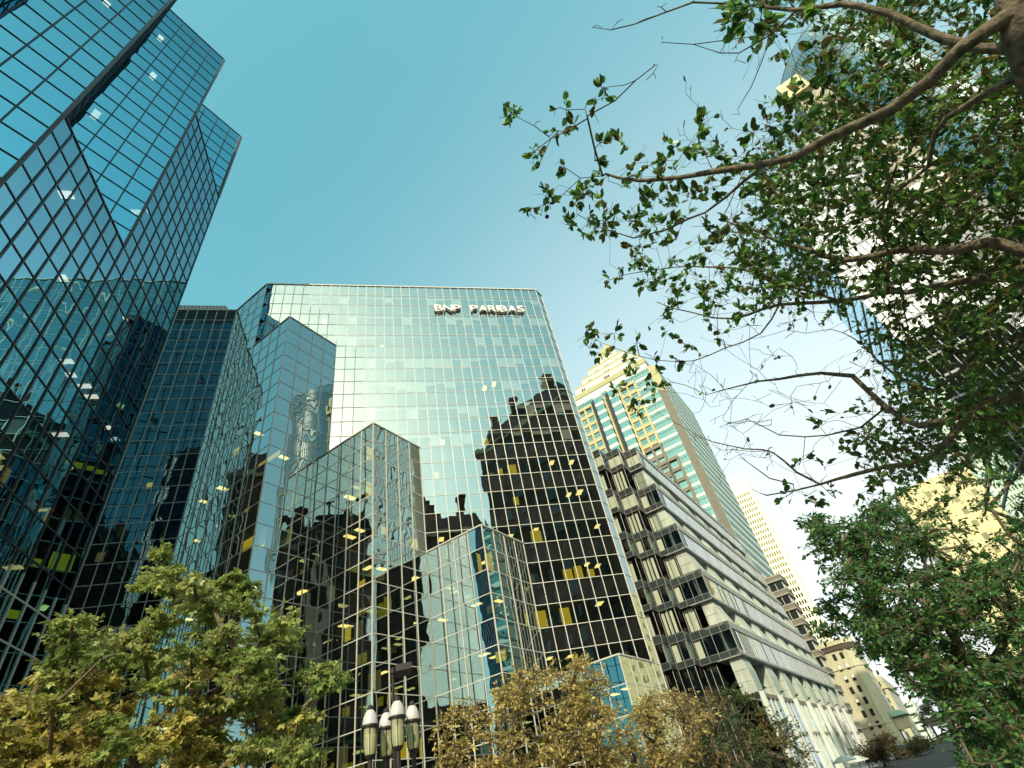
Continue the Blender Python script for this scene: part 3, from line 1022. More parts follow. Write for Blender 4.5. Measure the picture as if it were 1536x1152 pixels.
def stone_frame(s0, s1, smid, ztop, zbot, mt, name):
    mb = MB()
    for s_ in (s0, smid, s1):
        mb.box(kpt(s_-.45, -.75, zbot), UL*.9, UR*.75, Vector((0, 0, ztop-zbot)))
    mb.box(kpt(s0-.45, -.95, ztop-1.3), UL*(s1-s0+.9), UR*.95, Vector((0, 0, 1.3)))
    z = ztop-1.3-KH
    while z > zbot:
        mb.box(kpt(s0, -.5, z), UL*(s1-s0), UR*.5, Vector((0, 0, 1.45)))
        z -= KH
    fo = mb.build(name, mt, kp)
stone_frame(7.8, 15.1, 11.4, 137.0, 104, M['gold'], 'stone_frame')
stone_frame(29.2, 36.0, 32.9, 137.0, 60, M['gold'], 'stone_frame')
stone_frame(7.8, 15.1, 11.4, 103.9, 60, M['brown'], 'stone_frame')
stone_frame(3.8, 12.6, 8.0, 96.3, 20, M['brown'], 'stone_frame')
for s0, s1 in ((15.7, 19.8), (23.1, 27.0)):
    bb = MB()
    bb.prism([tuple(kpt(s0, -2.2, 0)[:2]), tuple(kpt(s0, 0, 0)[:2]), tuple(kpt(s1, 0, 0)[:2]), tuple(kpt(s1, -2.2, 0)[:2])], 40, 139+CAMZ)
    bb_ = bb.build('glass_bay', M['glass_green'], kp)
    wb = MB()
    z = 138.9
    while z > 50:
        wb.box(kpt(s0-.06, -2.3, z-1.6), UL*(s1-s0+.12), UR*2.3, Vector((0, 0, 1.6)))
        z -= KH
    wb.build('spandrel_band', M['white'], bb_)
    db = MB()
    db.box(kpt(s1+.1, -1.9, 45), UL*1.5, UR*1.9, Vector((0, 0, 92)))
    db.build('dark_return', M['dark_frame'], bb_)
    gp = MB()
    gp.box(kpt(s0-1.0, -1.0, 45), UL*.75, UR*1.0, Vector((0, 0, 92)))
    gp.build('stone_pilaster', M['gold'], bb_)
tiers = [(0.0, 141, 143.2, 'white'), (-.3, 143.2, 145.6, 'olive'), (1.0, 145.6, 149.2, 'white'), (1.2, 149.2, 150.6, 'olive'), (4.4, 150.6, 155.2, 'white'), (4.6, 155.2, 156.5, 'olive'),
         (7.9, 156.5, 161.2, 'white'), (8.1, 161.2, 162.7, 'olive'), (12.4, 162.7, 168.6, 'white'), (12.8, 168.6, 170.8, 'olive')]
for d, z0_, z1_, mt in tiers:
    mb = MB()
    mb.prism([tuple(kpt(d, d, 0)[:2]), tuple(kpt(36-d, d, 0)[:2]), tuple(kpt(36-d, 50-d, 0)[:2]), tuple(kpt(d, 50-d, 0)[:2])][::-1], z0_+CAMZ, z1_+CAMZ)
    t_ = mb.build('roof_tier', M[mt], kp)
    if mt == 'white' and z1_ > 145:
        wm = MB()
        for s_ in (d+4, d+5, 17, 18, 19, 31-d, 32-d):
            wm.box(kpt(s_, d-.06, (z0_+z1_)/2-.6), UL*.8, UR*.1, Vector((0, 0, 1.3)))
        wm.build('roof_window', M['cornice'], t_)
mb = MB()
mb.prism([tuple(kpt(12.8, 12.8, 0)[:2]), tuple(kpt(23.2, 12.8, 0)[:2]), tuple(kpt(23.2, 37, 0)[:2]), tuple(kpt(12.8, 37, 0)[:2])][::-1], 170.8+CAMZ, 186+CAMZ,
         top=[tuple(kpt(17.9, 24, 0)[:2]), tuple(kpt(18.1, 24, 0)[:2]), tuple(kpt(18.1, 26, 0)[:2]), tuple(kpt(17.9, 26, 0)[:2])][::-1])
mb.build('pyramid_roof', M['olive'], kp)
bk = MB()
bk.poly([kpt(36, 0, -1.6), kpt(36, 50, -1.6), kpt(36, 50, 141), kpt(36, 0, 141)])
bk.poly([kpt(-2.8, 52, -1.6), kpt(36, 50, -1.6), kpt(36, 50, 141), kpt(-2.8, 52, 141)])
bk.poly([kpt(0, 1.5, -1.6), kpt(36, 1.5, -1.6), kpt(36, 1.5, 141), kpt(0, 1.5, 141)])
bk.poly([kpt(-1.3, 3.8, -1.6), kpt(-1.3, 52, -1.6), kpt(-1.3, 52, 141), kpt(-1.3, 3.8, 141)])
bk.build('rear_wall', M['core'], kp)

# ------------------------------------------------------------------ white slab tower
wt = thing('white_slab_tower', 'tall white concrete tower with a blank top and rows of small olive windows', 'tower', (225, 262, 0))
Wc = Vector((221.6, 260, 0))
def wpt(s, d, z):
    return Wc + UL*s + UR*d + Vector((0, 0, z))
WH = .5690*260+CAMZ
mb = MB()
mb.prism([tuple(wpt(0, 0, 0)[:2]), tuple(wpt(0, 9, 0)[:2]), tuple(wpt(40, 9, 0)[:2]), tuple(wpt(40, 0, 0)[:2])], 0, WH)
mb.build('wall', M['cream'], wt)
mb = MB()
mb.box((0, 0, 0), UL*.85, -UR*.12, (0, 0, 1.9))
wmesh_o = None
wn = 0
rest = MB()
z0w = .5221*260+CAMZ
for r in range(36):
    for i in range(14):
        s_ = 2.2 + 1.42*i
        z = z0w - 3.55*r - 2.0
        mt = M['olive_win'] if r < 17 else M['dark_win']
        if r < 10 and i < 10:
            mb = MB()
            mb.box(wpt(s_, -.03, z), UL*.85, UR*.02, Vector((0, 0, 2.0)))
            mb.build('window', mt, wt)
        else:
            rest.box(wpt(s_, -.03, z), UL*.85, UR*.02, Vector((0, 0, 2.0)), 0 if r < 17 else 1)
rest.build('window', [M['olive_win'], M['dark_win']], wt)['kind'] = 'stuff'

# ------------------------------------------------------------------ dark banded block
db = thing('dark_banded_block', 'dark glass block with brown and cream floor bands left of the buff hotel', 'office building', (105, 130, 0))
Dc = Vector((99.65, 123.5, 0))
def dpt(s, d, z):
    return Dc + UL*s + UR*d + Vector((0, 0, z))
DH = .318*123.5+CAMZ
mb = MB()
mb.prism([tuple(dpt(0, 0, 0)[:2]), tuple(dpt(0, 8.5, 0)[:2]), tuple(dpt(20, 8.5, 0)[:2]), tuple(dpt(20, 0, 0)[:2])], 0, DH-.3)
mb.build('wall', M['dark_win'], db)
z = DH
j = 0
while z > 6:
    mb = MB()
    mb.box(dpt(-.35, -.35, z-1.5), UL*20, UR*9, Vector((0, 0, 1.5)), 1)
    for zz_ in (z-.32, z-1.52):
        mb.box(dpt(-.45, -.45, zz_), UL*20, UR*9.2, Vector((0, 0, .34)), 0)
    mb.build('floor_band', [M['stone_beige'], M['brown']], db)
    z -= 3.75
    j += 1
mb = MB()
for i in range(1, 6):
    mb.box(dpt(i*1.7, -.15, 2), UL*.12, UR*.2, Vector((0, 0, DH-4)))
for i in range(0, 5):
    mb.box(dpt(-.12, i*1.9, 2), UR*.2, UL*.2, Vector((0, 0, DH-4)))
mb.build('mullion_grid', M['mullion'], db)

# ------------------------------------------------------------------ buff stone hotel
ht = thing('stone_hotel', 'buff stone hotel with dark sash windows, a dark cornice and a green copper porch roof', 'hotel', (165, 190, 0))
Hc = Vector((161.4, 185, 0))
HHt = .1722*185+CAMZ
def hpt(s, d, z):
    return Hc + UL*s + UR*d + Vector((0, 0, z))
CHF = 2.6
foot = [hpt(0, 0, 0), hpt(-CHF, CHF, 0), hpt(-CHF, 34, 0), hpt(34, 34, 0), hpt(34, 0, 0)]
def scaled(e):
    return [tuple(hpt(0, -e, 0)[:2]), tuple(hpt(-CHF-e, CHF, 0)[:2]), tuple(hpt(-CHF-e, 34+e, 0)[:2]), tuple(hpt(34, 34+e, 0)[:2]), tuple(hpt(34, -e, 0)[:2])]
mb = MB()
mb.prism(scaled(0), 0, HHt)
mb.build('wall', M['hotel'], ht)
for e, z0_, z1_, mt in ((.9, HHt-.35, HHt+.25, 'hotel'), (.55, HHt-1.9, HHt-.36, 'cornice'), (.35, HHt-8.1, HHt-7.6, 'hotel'), (.3, 7.6, 8.1, 'hotel'), (.5, HHt+.26, HHt+1.3, 'hotel')):
    mb = MB()
    mb.prism(scaled(e), z0_, z1_)
    mb.build('cornice', M[mt], ht)
rw_ = random.Random(2)
for r in range(7):
    z = HHt-5.0-3.62*r
    for s_ in (1.6, 4.2, 8.3, 10.7, 14.5, 17.0):
        mb = MB()
        mb.box(hpt(s_, -.1, z), UL*1.15, UR*.06, Vector((0, 0, 2.1)), 0)
        if rw_.random() < .55:
            mb.box(hpt(s_+.1, -.12, z+1.0), UL*.95, UR*.04, Vector((0, 0, 1.0)), 1)
        mb.build('window', [M['dark_win'], M['blind']], ht)
    for d_ in (5, 9.5, 14, 18.5, 23):
        mb = MB()
        mb.box(hpt(-CHF-.1, d_, z), UR*1.3, UL*.06, Vector((0, 0, 2.1)), 0)
        if rw_.random() < .6:
            mb.box(hpt(-CHF-.12, d_+.1, z+1.0), UR*1.1, UL*.04, Vector((0, 0, 1.0)), 1)
        mb.build('window', [M['dark_win'], M['blind']], ht)
po = MB()
pc = hpt(-CHF, 6, 0)
PH = .045*185+CAMZ
def ppt(d, o, z):
    return hpt(-CHF-o, d, z)
po.prism([tuple(ppt(2, 0, 0)[:2]), tuple(ppt(2, 4.2, 0)[:2]), tuple(ppt(15, 4.2, 0)[:2]), tuple(ppt(15, 0, 0)[:2])], 5.2, PH-1.4)
po_ = po.build('porch', M['hotel'], ht)
pr = MB()
pr.prism([tuple(ppt(1.4, 0, 0)[:2]), tuple(ppt(1.4, 4.8, 0)[:2]), tuple(ppt(15.6, 4.8, 0)[:2]), tuple(ppt(15.6, 0, 0)[:2])], PH-1.0, PH+.6,
         top=[tuple(ppt(2.4, 0, 0)[:2]), tuple(ppt(2.4, 2.8, 0)[:2]), tuple(ppt(14.6, 2.8, 0)[:2]), tuple(ppt(14.6, 0, 0)[:2])])
pr.build('porch_roof', M['copper'], po_)
pe = MB()
pe.prism([tuple(ppt(1.2, 0, 0)[:2]), tuple(ppt(1.2, 5.0, 0)[:2]), tuple(ppt(15.8, 5.0, 0)[:2]), tuple(ppt(15.8, 0, 0)[:2])], PH-1.4, PH-1.02)
pe.build('porch_eave', M['cornice'], po_)
for d_ in (2.6, 5.4, 8.2, 11.0, 14.2):
    c_ = MB()
    p_ = ppt(d_, 3.8, 0)
    c_.tube([p_, p_ + Vector((0, 0, 5.2))], [.32, .27], 10)
    c_.build('column', M['white'], po_)
pd_ = MB()
pd_.box(ppt(3, .3, .2), UR*11, -UL*.1, Vector((0, 0, 4.4)))
pd_.build('porch_opening', M['dark_win'], po_)

wg = thing('pale_stone_block', 'pale yellow stone block with narrow windows farther down the street', 'building', (262, 290, 0))
Gc = Vector((262, 286, 0))
def gpt(s, d, z):
    return Gc + UL*s + UR*d + Vector((0, 0, z))
GHt = .106*286+CAMZ
mb = MB()
mb.prism([tuple(gpt(0, 0, 0)[:2]), tuple(gpt(0, 95, 0)[:2]), tuple(gpt(30, 95, 0)[:2]), tuple(gpt(30, 0, 0)[:2])], 0, GHt)
mb.build('wall', M['hotel'], wg)
mb = MB()
mb.prism([tuple(gpt(-.7, -.7, 0)[:2]), tuple(gpt(-.7, 96, 0)[:2]), tuple(gpt(30, 96, 0)[:2]), tuple(gpt(30, -.7, 0)[:2])], GHt-6.2, GHt-5.4)
mb.build('cornice', M['gold'], wg)
for r in range(7):
    for i in range(8):
        mb = MB()
        mb.box(gpt(-.1, 5+11.5*i, GHt-5-3.9*r), UR*3.6, UL*.06, Vector((0, 0, 2.3)))
        mb.build('window', M['dark_win'], wg)
    for i in range(3):
        mb = MB()
        mb.box(gpt(2.0+3.2*i, -.1, GHt-5-3.9*r), UL*1.4, UR*.06, Vector((0, 0, 2.3)))
        mb.build('window', M['dark_win'], wg)
pb = thing('white_far_block', 'plain white block closing the view at the end of the street', 'building', (360, 372, 0))
mb = MB()
mb.prism([tuple(Vector((362, 380, 0))[:2]), (420, 438), (390, 468), (332, 410)], 0, 24)
mb.build('wall', M['white'], pb)
mb = MB()
for z in (5, 10, 15, 20):
    mb.box(Vector((361.5, 380.5, z)), UL*40, -UR*.1, Vector((0, 0, 1.4)))
mb.build('window_band', M['glass_green'], pb)
pa = thing('flat_roofed_pavilion', 'low flat roofed brown and beige pavilion beside the road at the end of the street', 'pavilion', (150, 147, 0))
mb = MB()
o = Vector((112, 109.0, 0))
mb.box(o + Vector((0, 0, 3.2)), UL*5.5, UR*9, Vector((0, 0, .7)), 0)
mb.box(o + UL*-.2 - UR*.2 + Vector((0, 0, 3.95)), UL*5.9, UR*9.4, Vector((0, 0, .7)), 1)
mb.build('roof', [M['stone_beige'], M['brown']], pa)
for s_ in (.4, 5.0):
    for d_ in (.5, 8.2):
        mb = MB()
        mb.box(o + UL*s_ + UR*d_, UL*.3, UR*.3, Vector((0, 0, 3.2)))
        mb.build('post', M['brown'], pa)

# ------------------------------------------------------------------ tower with a curved glass front on the right
KT = 1.0
rt = thing('curved_glass_tower', 'tall tower with a curved glass top, beige stone frames and white logo box', 'tower', (98*KT, 28*KT, 0))
bow = [(98.6, 36.5), (97.4, 32.6), (96.8, 29.5), (96.8, 25.7), (97.9, 22.3), (100.3, 18.9), (104.6, 15.8)]
bow = [(a_*KT, b_*KT) for a_, b_ in bow]
BH = 130*KT+CAMZ
mb, mg = MB(), MB()
def arc_pts(p, n):
    out = []
    P = [Vector((*q_, 0)) for q_ in p]
    for i in range(len(P)-1):
        a, b = P[i], P[i+1]
        p0_, p3_ = P[max(i-1, 0)], P[min(i+2, len(P)-1)]
        for k in range(n):
            t = k/n
            out.append(.5*((2*a) + (b-p0_)*t + (2*p0_-5*a+4*b-p3_)*t*t + (3*a-p0_-3*b+p3_)*t**3))
    return out + [P[-1]]
bp_ = arc_pts(bow, 5)
FHT = 3.7
z = BH
while z > 66*KT:
    for i in range(len(bp_)-1):
        mb.poly([bp_[i]+Vector((0, 0, z-FHT)), bp_[i+1]+Vector((0, 0, z-FHT)), bp_[i+1]+Vector((0, 0, z)), bp_[i]+Vector((0, 0, z))])
        d_ = bp_[i+1]-bp_[i]
        nn = Vector((d_.y, -d_.x, 0)).normalized()
        if nn.x > 0:
            nn = -nn
        mg.box(bp_[i]+Vector((0, 0, z-.08)), d_, nn*.1, Vector((0, 0, .16)))
    z -= FHT
for p in bp_:
    mg.box(p + Vector((-.12, -.06, 66*KT)), Vector((.12, 0, 0)), Vector((0, .12, 0)), Vector((0, 0, BH-66*KT)))
mb.build('curved_glass', M['glass_bow'], rt)
mg.build('mullion_grid', M['stone_beige'], rt)
core = MB()
core.prism([(bp_[0].x+2, bp_[0].y)] + [(p.x+2.0, p.y+.8) for p in bp_[4:]] + [(bp_[-1].x+14, bp_[-1].y+4), (bp_[-1].x+14, bp_[0].y)], 0, BH-.5)
core.build('core_wall', M['core'], rt)
Tc = Vector((79.5*KT, 46.5*KT, 0))
TR = Vector((1, -1, 0)).normalized()
def tpt(s, d, z):                                        # s towards the right along the stone front, d inwards
    return Tc + TR*s + UR*d + Vector((0, 0, z))
def stone_part(s0, s1, z0_, z1_, cols, rh, mt, nm, first, wmat):
    mb = MB()
    mb.box(tpt(s0, 0, z0_), TR*(s1-s0), UR*14, Vector((0, 0, z1_-z0_)))
    w_ = mb.build(nm, mt, rt)
    pw = (s1-s0)/cols
    z = z1_-first
    wn_ = MB()
    ms_ = MB()
    while z - rh > z0_:
        for i in range(cols):
            a = tpt(s0 + pw*(i+.5)-pw*.32, -.03, z-rh*.74)
            wn_.box(a, TR*(pw*.64), UR*.02, Vector((0, 0, rh*.60)))
            ms_.box(a + TR*(pw*.30) - UR*.04, TR*.12, UR*.05, Vector((0, 0, rh*.60)))
        z -= rh
    for i in range(cols+1):
        ms_.box(tpt(s0+pw*i-.06, -.07, z0_), TR*.12, UR*.08, Vector((0, 0, z1_-z0_)))
    wo = wn_.build('window', wmat, w_)
    wo['kind'] = 'stuff'
    ms_.build('window_frame', M['dark_frame'], w_)
stone_part(17.4*KT, 33*KT, 72*KT, 110*KT, 5, 5.2, M['stone_beige'], 'stone_front', 1.5, M['glass_bow'])
stone_part(12.3*KT, 17.3*KT, 30*KT, 103*KT, 2, 4.0, M['stone_lilac'], 'pale_front', 2, M['glass_bow'])
mb = MB()
mb.box(tpt(17.4*KT, -.5, 68.8*KT), TR*(15.6*KT), UR*14, Vector((0, 0, 5.0)))
mb.build('stone_band', M['gold'], rt)
mb = MB()
mb.box(tpt(17.5*KT, .2, 0), TR*(15.4*KT), UR*14, Vector((0, 0, 68.7*KT)))
mb.build('lower_front', M['stone_lilac'], rt)
gl, gm = MB(), MB()
WL = 12.1*KT
z = 97.0*KT
while z > 8:
    for i in range(12):
        a, b = tpt(.1+WL*i/12, 0, 0), tpt(.1+WL*(i+1)/12, 0, 0)
        gl.poly([a+Vector((0, 0, z-FHT)), b+Vector((0, 0, z-FHT)), b+Vector((0, 0, z)), a+Vector((0, 0, z))])
    for i in range(8):
        a, b = tpt(.1, 20*i/8, 0), tpt(.1, 20*(i+1)/8, 0)
        gl.poly([a+Vector((0, 0, z-FHT)), b+Vector((0, 0, z-FHT)), b+Vector((0, 0, z)), a+Vector((0, 0, z))])
    gm.box(tpt(0, -.12, z-.2), TR*(WL+.1), UR*.1, Vector((0, 0, .4)))
    gm.box(tpt(-.02, 0, z-.2), UR*20, TR*.1, Vector((0, 0, .4)))
    z -= FHT
for i in range(13):
    gm.box(tpt(.1+WL*i/12-.08, -.1, 5), TR*.16, UR*.1, Vector((0, 0, 97*KT-5)))
gl.build('glass_front', M['glass_bow'], rt)
gm.build('mullion_grid', M['concrete_grey'], rt)
mb = MB()
mb.box(tpt(1.5, 1.5, 0), TR*(WL-2), UR*18, Vector((0, 0, 96.6*KT)))
mb.build('core_wall', M['core'], rt)
# the open beige corner frame
mb = MB()
fx = tpt(17.0*KT, -1.2, 0)
for a, b, z0_, z1_ in ((0, 5.0, 121.2, 122.9), (0, 5.0, 116.6, 118.2), (0, 1.5, 118.2, 121.2), (3.4, 5.0, 118.2, 121.2)):
    mb.box(fx + TR*a*KT + Vector((0, 0, z0_*KT)), TR*((b-a)*KT), UR*3.2, Vector((0, 0, (z1_-z0_)*KT)))
mb.build('corner_frame', M['ybrick'], rt)
mb = MB()
mb.box(tpt(17.6*KT, .5, 110*KT), TR*(12*KT), UR*10, Vector((0, 0, 6.5*KT)))
mb.build('stone_attic', M['stone_beige'], rt)
# logo box
lb = MB()
lo = atd(1246, 42, 164*KT)
lb.box(lo - TR*3.4 - Vector((0, 0, 3.4)), TR*6.8, UR*1.6, Vector((0, 0, 6.8)))
lbo = lb.build('logo_box', M['white'], rt)
def ring(cx, cz, r0, r1, a0, a1, mt, nm):
    mb = MB()
    n_ = 18
    for k in range(n_):
        t0, t1 = math.radians(a0+(a1-a0)*k/n_), math.radians(a0+(a1-a0)*(k+1)/n_)
        pts = []
        for r_, t_ in ((r0, t0), (r1, t0), (r1, t1), (r0, t1)):
            pts.append(lo + TR*(.95*(cx+r_*math.cos(t_))) - UR*.06 + Vector((0, 0, 0.95*(cz+r_*math.sin(t_)))))
        mb.poly(pts)
    mb.build(nm, mt, lbo)
ring(0, 0, 1.5, 2.3, 70, 330, solid('teal_logo_paint', (0.12, 0.5, 0.5), .5), 'logo_mark')
ring(.9, .3, .9, 1.5, -120, 60, solid('red_logo_paint', (0.7, 0.2, 0.15), .5), 'logo_mark')
ring(-2.0, 1.2, 1.2, 1.7, 0, 90, solid('teal_logo_paint_2', (0.12, 0.5, 0.5), .5), 'logo_mark')

# ------------------------------------------------------------------ sunlit yellow brick block behind the trees
yb = thing('yellow_brick_block', 'sunlit yellow brick block half hidden behind the dense green tree', 'building', (265, 190, 0))
Yc = Vector((244, 195.5, 0))
mb = MB()
mb.prism([tuple(Yc[:2]), tuple((Yc+UR*30)[:2]), tuple((Yc+UR*30+TR*74)[:2]), tuple((Yc+TR*74)[:2])], 0, 96)
mb.build('wall', M['ybrick'], yb)
for r in range(10):
    for i in range(9):
        mb = MB()
        mb.box(Yc + TR*(3+8*i) - UR*.03 + Vector((0, 0, 88-6.2*r)), TR*2.2, UR*.02, Vector((0, 0, 3.0)))
        mb.build('window', M['olive_win'], yb)

# ------------------------------------------------------------------ old blocks across the square: seen in the mirror glass
def old_block(label, foot, H, mh, chim, inset=2.2, winrow=None):
    cx_, cy_ = sum(p[0] for p in foot)/len(foot), sum(p[1] for p in foot)/len(foot)
    t = thing('old_stone_block', label, 'building', (cx_, cy_, 0))
    mb = MB()
    mb.prism(foot, 0, H)
    mb.build('wall', M['brick'], t)
    top = [(p[0]+(cx_-p[0])*.18, p[1]+(cy_-p[1])*.18) for p in foot]
    ov = [(p[0]-(cx_-p[0])*.03, p[1]-(cy_-p[1])*.03) for p in foot]
    mb = MB()
    mb.prism(ov, H, H+.8)
    mb.build('cornice', M['gold'], t)
    mb = MB()
    mb.prism(foot, H+.81, H+mh, top=top)
    mb.build('roof', M['mansard'], t)
    for x_, y_, h_ in chim:
        mb = MB()
        mb.box((x_, y_, H), (1.8, 0, 0), (0, 1.4, 0), (0, 0, mh+h_))
        mb.box((x_-.2, y_-.2, H+mh+h_-.6), (2.2, 0, 0), (0, 1.8, 0), (0, 0, .4))
        mb.build('chimney', M['brick'], t)
    nf = len(foot)
    cnt = 0
    for e in range(nf):
        a, b = Vector((*foot[e], 0)), Vector((*foot[(e+1) % nf], 0))
        d = b-a
        L = d.length
        d.normalize()
        nn = Vector((d.y, -d.x, 0))
        if nn.dot(Vector((cx_, cy_, 0))-a) > 0:
            nn = -nn
        if nn.y < .2:
            continue
        z = H-4.2
        while z > 8:
            n_ = int(L/3.6)
            for i in range(n_):
                if cnt >= 98:
                    continue
                mb = MB()
                o_ = a + d*(L*(i+.5)/n_ - .6) + Vector((0, 0, z))
                mb.box(o_ + nn*.02, d*1.2, nn*.03, Vector((0, 0, 2.1)))
                mb.box(o_ - d*.2 + nn*.02 + Vector((0, 0, -.35)), d*1.6, nn*.25, Vector((0, 0, .25)))
                mb.build('window', M['dark_win'], t)
                cnt += 1
            z -= 4.1
    return t
old_block('dark brown stone block with steep slate roof across the square', [(21.8, -20.5), (39, 1.2), (66, -16), (46, -44)], 74, 8, [(30, -14, 4), (38, -6, 5), (26, -20, 3)])
old_block('lower dark stone block with chimneys and mansard roof behind the square', [(4.5, -22), (20.5, -22), (20.5, -48), (4.5, -48)], 54, 6, [(7, -24, 4), (9, -26, 3), (15, -25, 5), (5, -30, 3)])
old_block('wide low block added unseen behind the square, its height set by the sunlight', [(-26, -26), (3.0, -26), (3.0, -54), (-26, -54)], 18, 4, [(-20, -28, 1)])  # unseen block added, height set for where sun reaches trees and lamp

old_block('tall dark stone block with slate roof far behind the square', [(-4, -88), (18, -88), (18, -112), (-4, -112)], 90, 8, [(-2, -90, 5), (3, -90, 4), (9, -90, 6)])

old_block('unseen long dark block added behind the blue tower to darken mirrored glass', [(-52, 41.5), (-52, 112), (-78, 112), (-78, 41.5)], 54, 6, [(-55, 43, 4), (-56, 48, 3), (-55, 56, 4), (-56, 80, 3)])  # unseen block added so the recessed glass mirrors something dark

# ------------------------------------------------------------------ trees
def leaves_mesh(name, pos, nrm, axis, size, tint, shape, mat, parent):
    """one mesh of many separate leaf blades"""
    if shape == 'maple':
        prof = []
        for ang, ln, wd in ((0, 1.0, .24), (55, .8, .2), (-55, .8, .2)):
            c, s = math.cos(math.radians(ang)), math.sin(math.radians(ang))
            prof.append([(0, 0, 0), (c*.5*ln - s*wd, s*.5*ln + c*wd, .06), (c*ln, s*ln, -.08), (c*.5*ln + s*wd, s*.5*ln - c*wd, .06)])
        quads = prof
    elif shape == 'ovate':
        quads = [[(0, 0, 0), (.30, .29, .07), (.72, .23, .05), (1, 0, -.10)], [(0, 0, 0), (1, 0, -.10), (.72, -.23, .05), (.30, -.29, .07)]]
    else:
        quads = [[(0, 0, 0), (.5, .27, .06), (1, 0, -.06), (.5, -.27, .06)]]
    Q = np.array(quads, float)                            # q,4,3
    n = len(pos)
    ax = axis/np.linalg.norm(axis, axis=1, keepdims=True)
    nz = nrm - ax*(nrm*ax).sum(1, keepdims=True)
    nz /= np.linalg.norm(nz, axis=1, keepdims=True)+1e-9
    by = np.cross(nz, ax)
    B = np.stack([ax, by, nz], 1)                         # n,3,3
    V_ = np.einsum('qkc,ncd->nqkd', Q, B)*size[:, None, None, None] + pos[:, None, None, :]
    nq = Q.shape[0]
    verts = V_.reshape(-1, 3)
    nf = n*nq
    me = bpy.data.meshes.new(name)
    me.vertices.add(len(verts))
    me.vertices.foreach_set('co', verts.astype(np.float32).ravel())
    me.loops.add(nf*4)
    me.loops.foreach_set('vertex_index', np.arange(nf*4, dtype=np.int32))
    me.polygons.add(nf)
    me.polygons.foreach_set('loop_start', np.arange(0, nf*4, 4, dtype=np.int32))
    me.polygons.foreach_set('loop_total', np.full(nf, 4, np.int32))
    me.update()
    at_ = me.attributes.new('tint', 'FLOAT_COLOR', 'POINT')
    col = np.ones((len(verts), 4), np.float32)
    col[:, :3] = np.repeat(tint, nq*4, axis=0)
    at_.data.foreach_set('color', col.ravel())
    me.materials.append(mat)
    me.validate()
    o = bpy.data.objects.new(name, me)
    COL.objects.link(o)
    o.parent = parent
    o.matrix_parent_inverse = parent.matrix_world.inverted()
    return o
def in_poly(x, y, P):
    c = False
    j = len(P)-1
    for i in range(len(P)):
        if (P[i][1] > y) != (P[j][1] > y) and x < (P[j][0]-P[i][0])*(y-P[i][1])/(P[j][1]-P[i][1])+P[i][0]:
            c = not c
        j = i
    return c
class Skel:
    """branch skeleton: nodes joined greedily, thickness by how many twigs a node carries"""
    def __init__(s, base, r0):
        s.p, s.par, s.fix = [Vector(base)], [-1], [r0]
    def add(s, p, par, r=None):
        s.p.append(Vector(p))
        s.par.append(par)
        s.fix.append(r)
        return len(s.p)-1
    def chain(s, pts, rads, par):
        for p, r in zip(pts, rads):
            par = s.add(p, par, r)
        return par
    def grow(s, tgt, rnd, step=.8, sag=.1, minidx=1):
        cand = np.array([tuple(q) for q in s.p[minidx:]])
        d = np.linalg.norm(cand-np.array(tuple(tgt)), axis=1)
        k = int(d.argmin())+minidx
        a = s.p[k]
        L = (tgt-a).length
        n = max(1, int(L/step))
        par = k
        for i in range(1, n+1):
            t = i/n
            p = a.lerp(tgt, t)
            if i < n:
                p += Vector((rnd.gauss(0, 1), rnd.gauss(0, 1), rnd.gauss(0, 1)))*(L*.05) + Vector((0, 0, sag*L*t*(1-t)*-1))
            par = s.add(p, par)
        return par
    def radii(s, tip=.006, ex=2.3, cap=None):
        n = len(s.p)
        acc = [0.0]*n
        ch = [0]*n
        for i in range(n-1, 0, -1):
            if ch[i] == 0:
                acc[i] = tip**ex
            acc[s.par[i]] += acc[i]
            ch[s.par[i]] += 1
        r = []
        for i in range(n):
            v = acc[i]**(1/ex) if acc[i] > 0 else tip
            if s.fix[i] is not None:
                v = s.fix[i]
            r.append(v)
        for i in range(1, n):
            r[i] = min(r[i], r[s.par[i]])
        return r
    def mesh(s, mb, r, sides=7):
        kids = {}
        for i in range(1, len(s.p)):
            kids.setdefault(s.par[i], []).append(i)
        stack = [(0, None)]
        while stack:
            st_, frm = stack.pop()
            path = [st_] if frm is None else [frm, st_]
            cur = st_
            while kids.get(cur):
                ks = sorted(kids[cur], key=lambda q_: -r[q_])
                for q_ in ks[1:]:
                    stack.append((q_, cur))
                cur = ks[0]
                path.append(cur)
            if len(path) > 1:
                rr_ = [r[i] for i in path]
                if frm is not None:
                    rr_[0] = min(rr_[0], rr_[1]*1.15)
                sd_ = sides if rr_[0] > .03 else (5 if rr_[0] > .012 else 4)
                pts = [s.p[i] for i in path]
                mb.tube(pts, rr_, sd_)
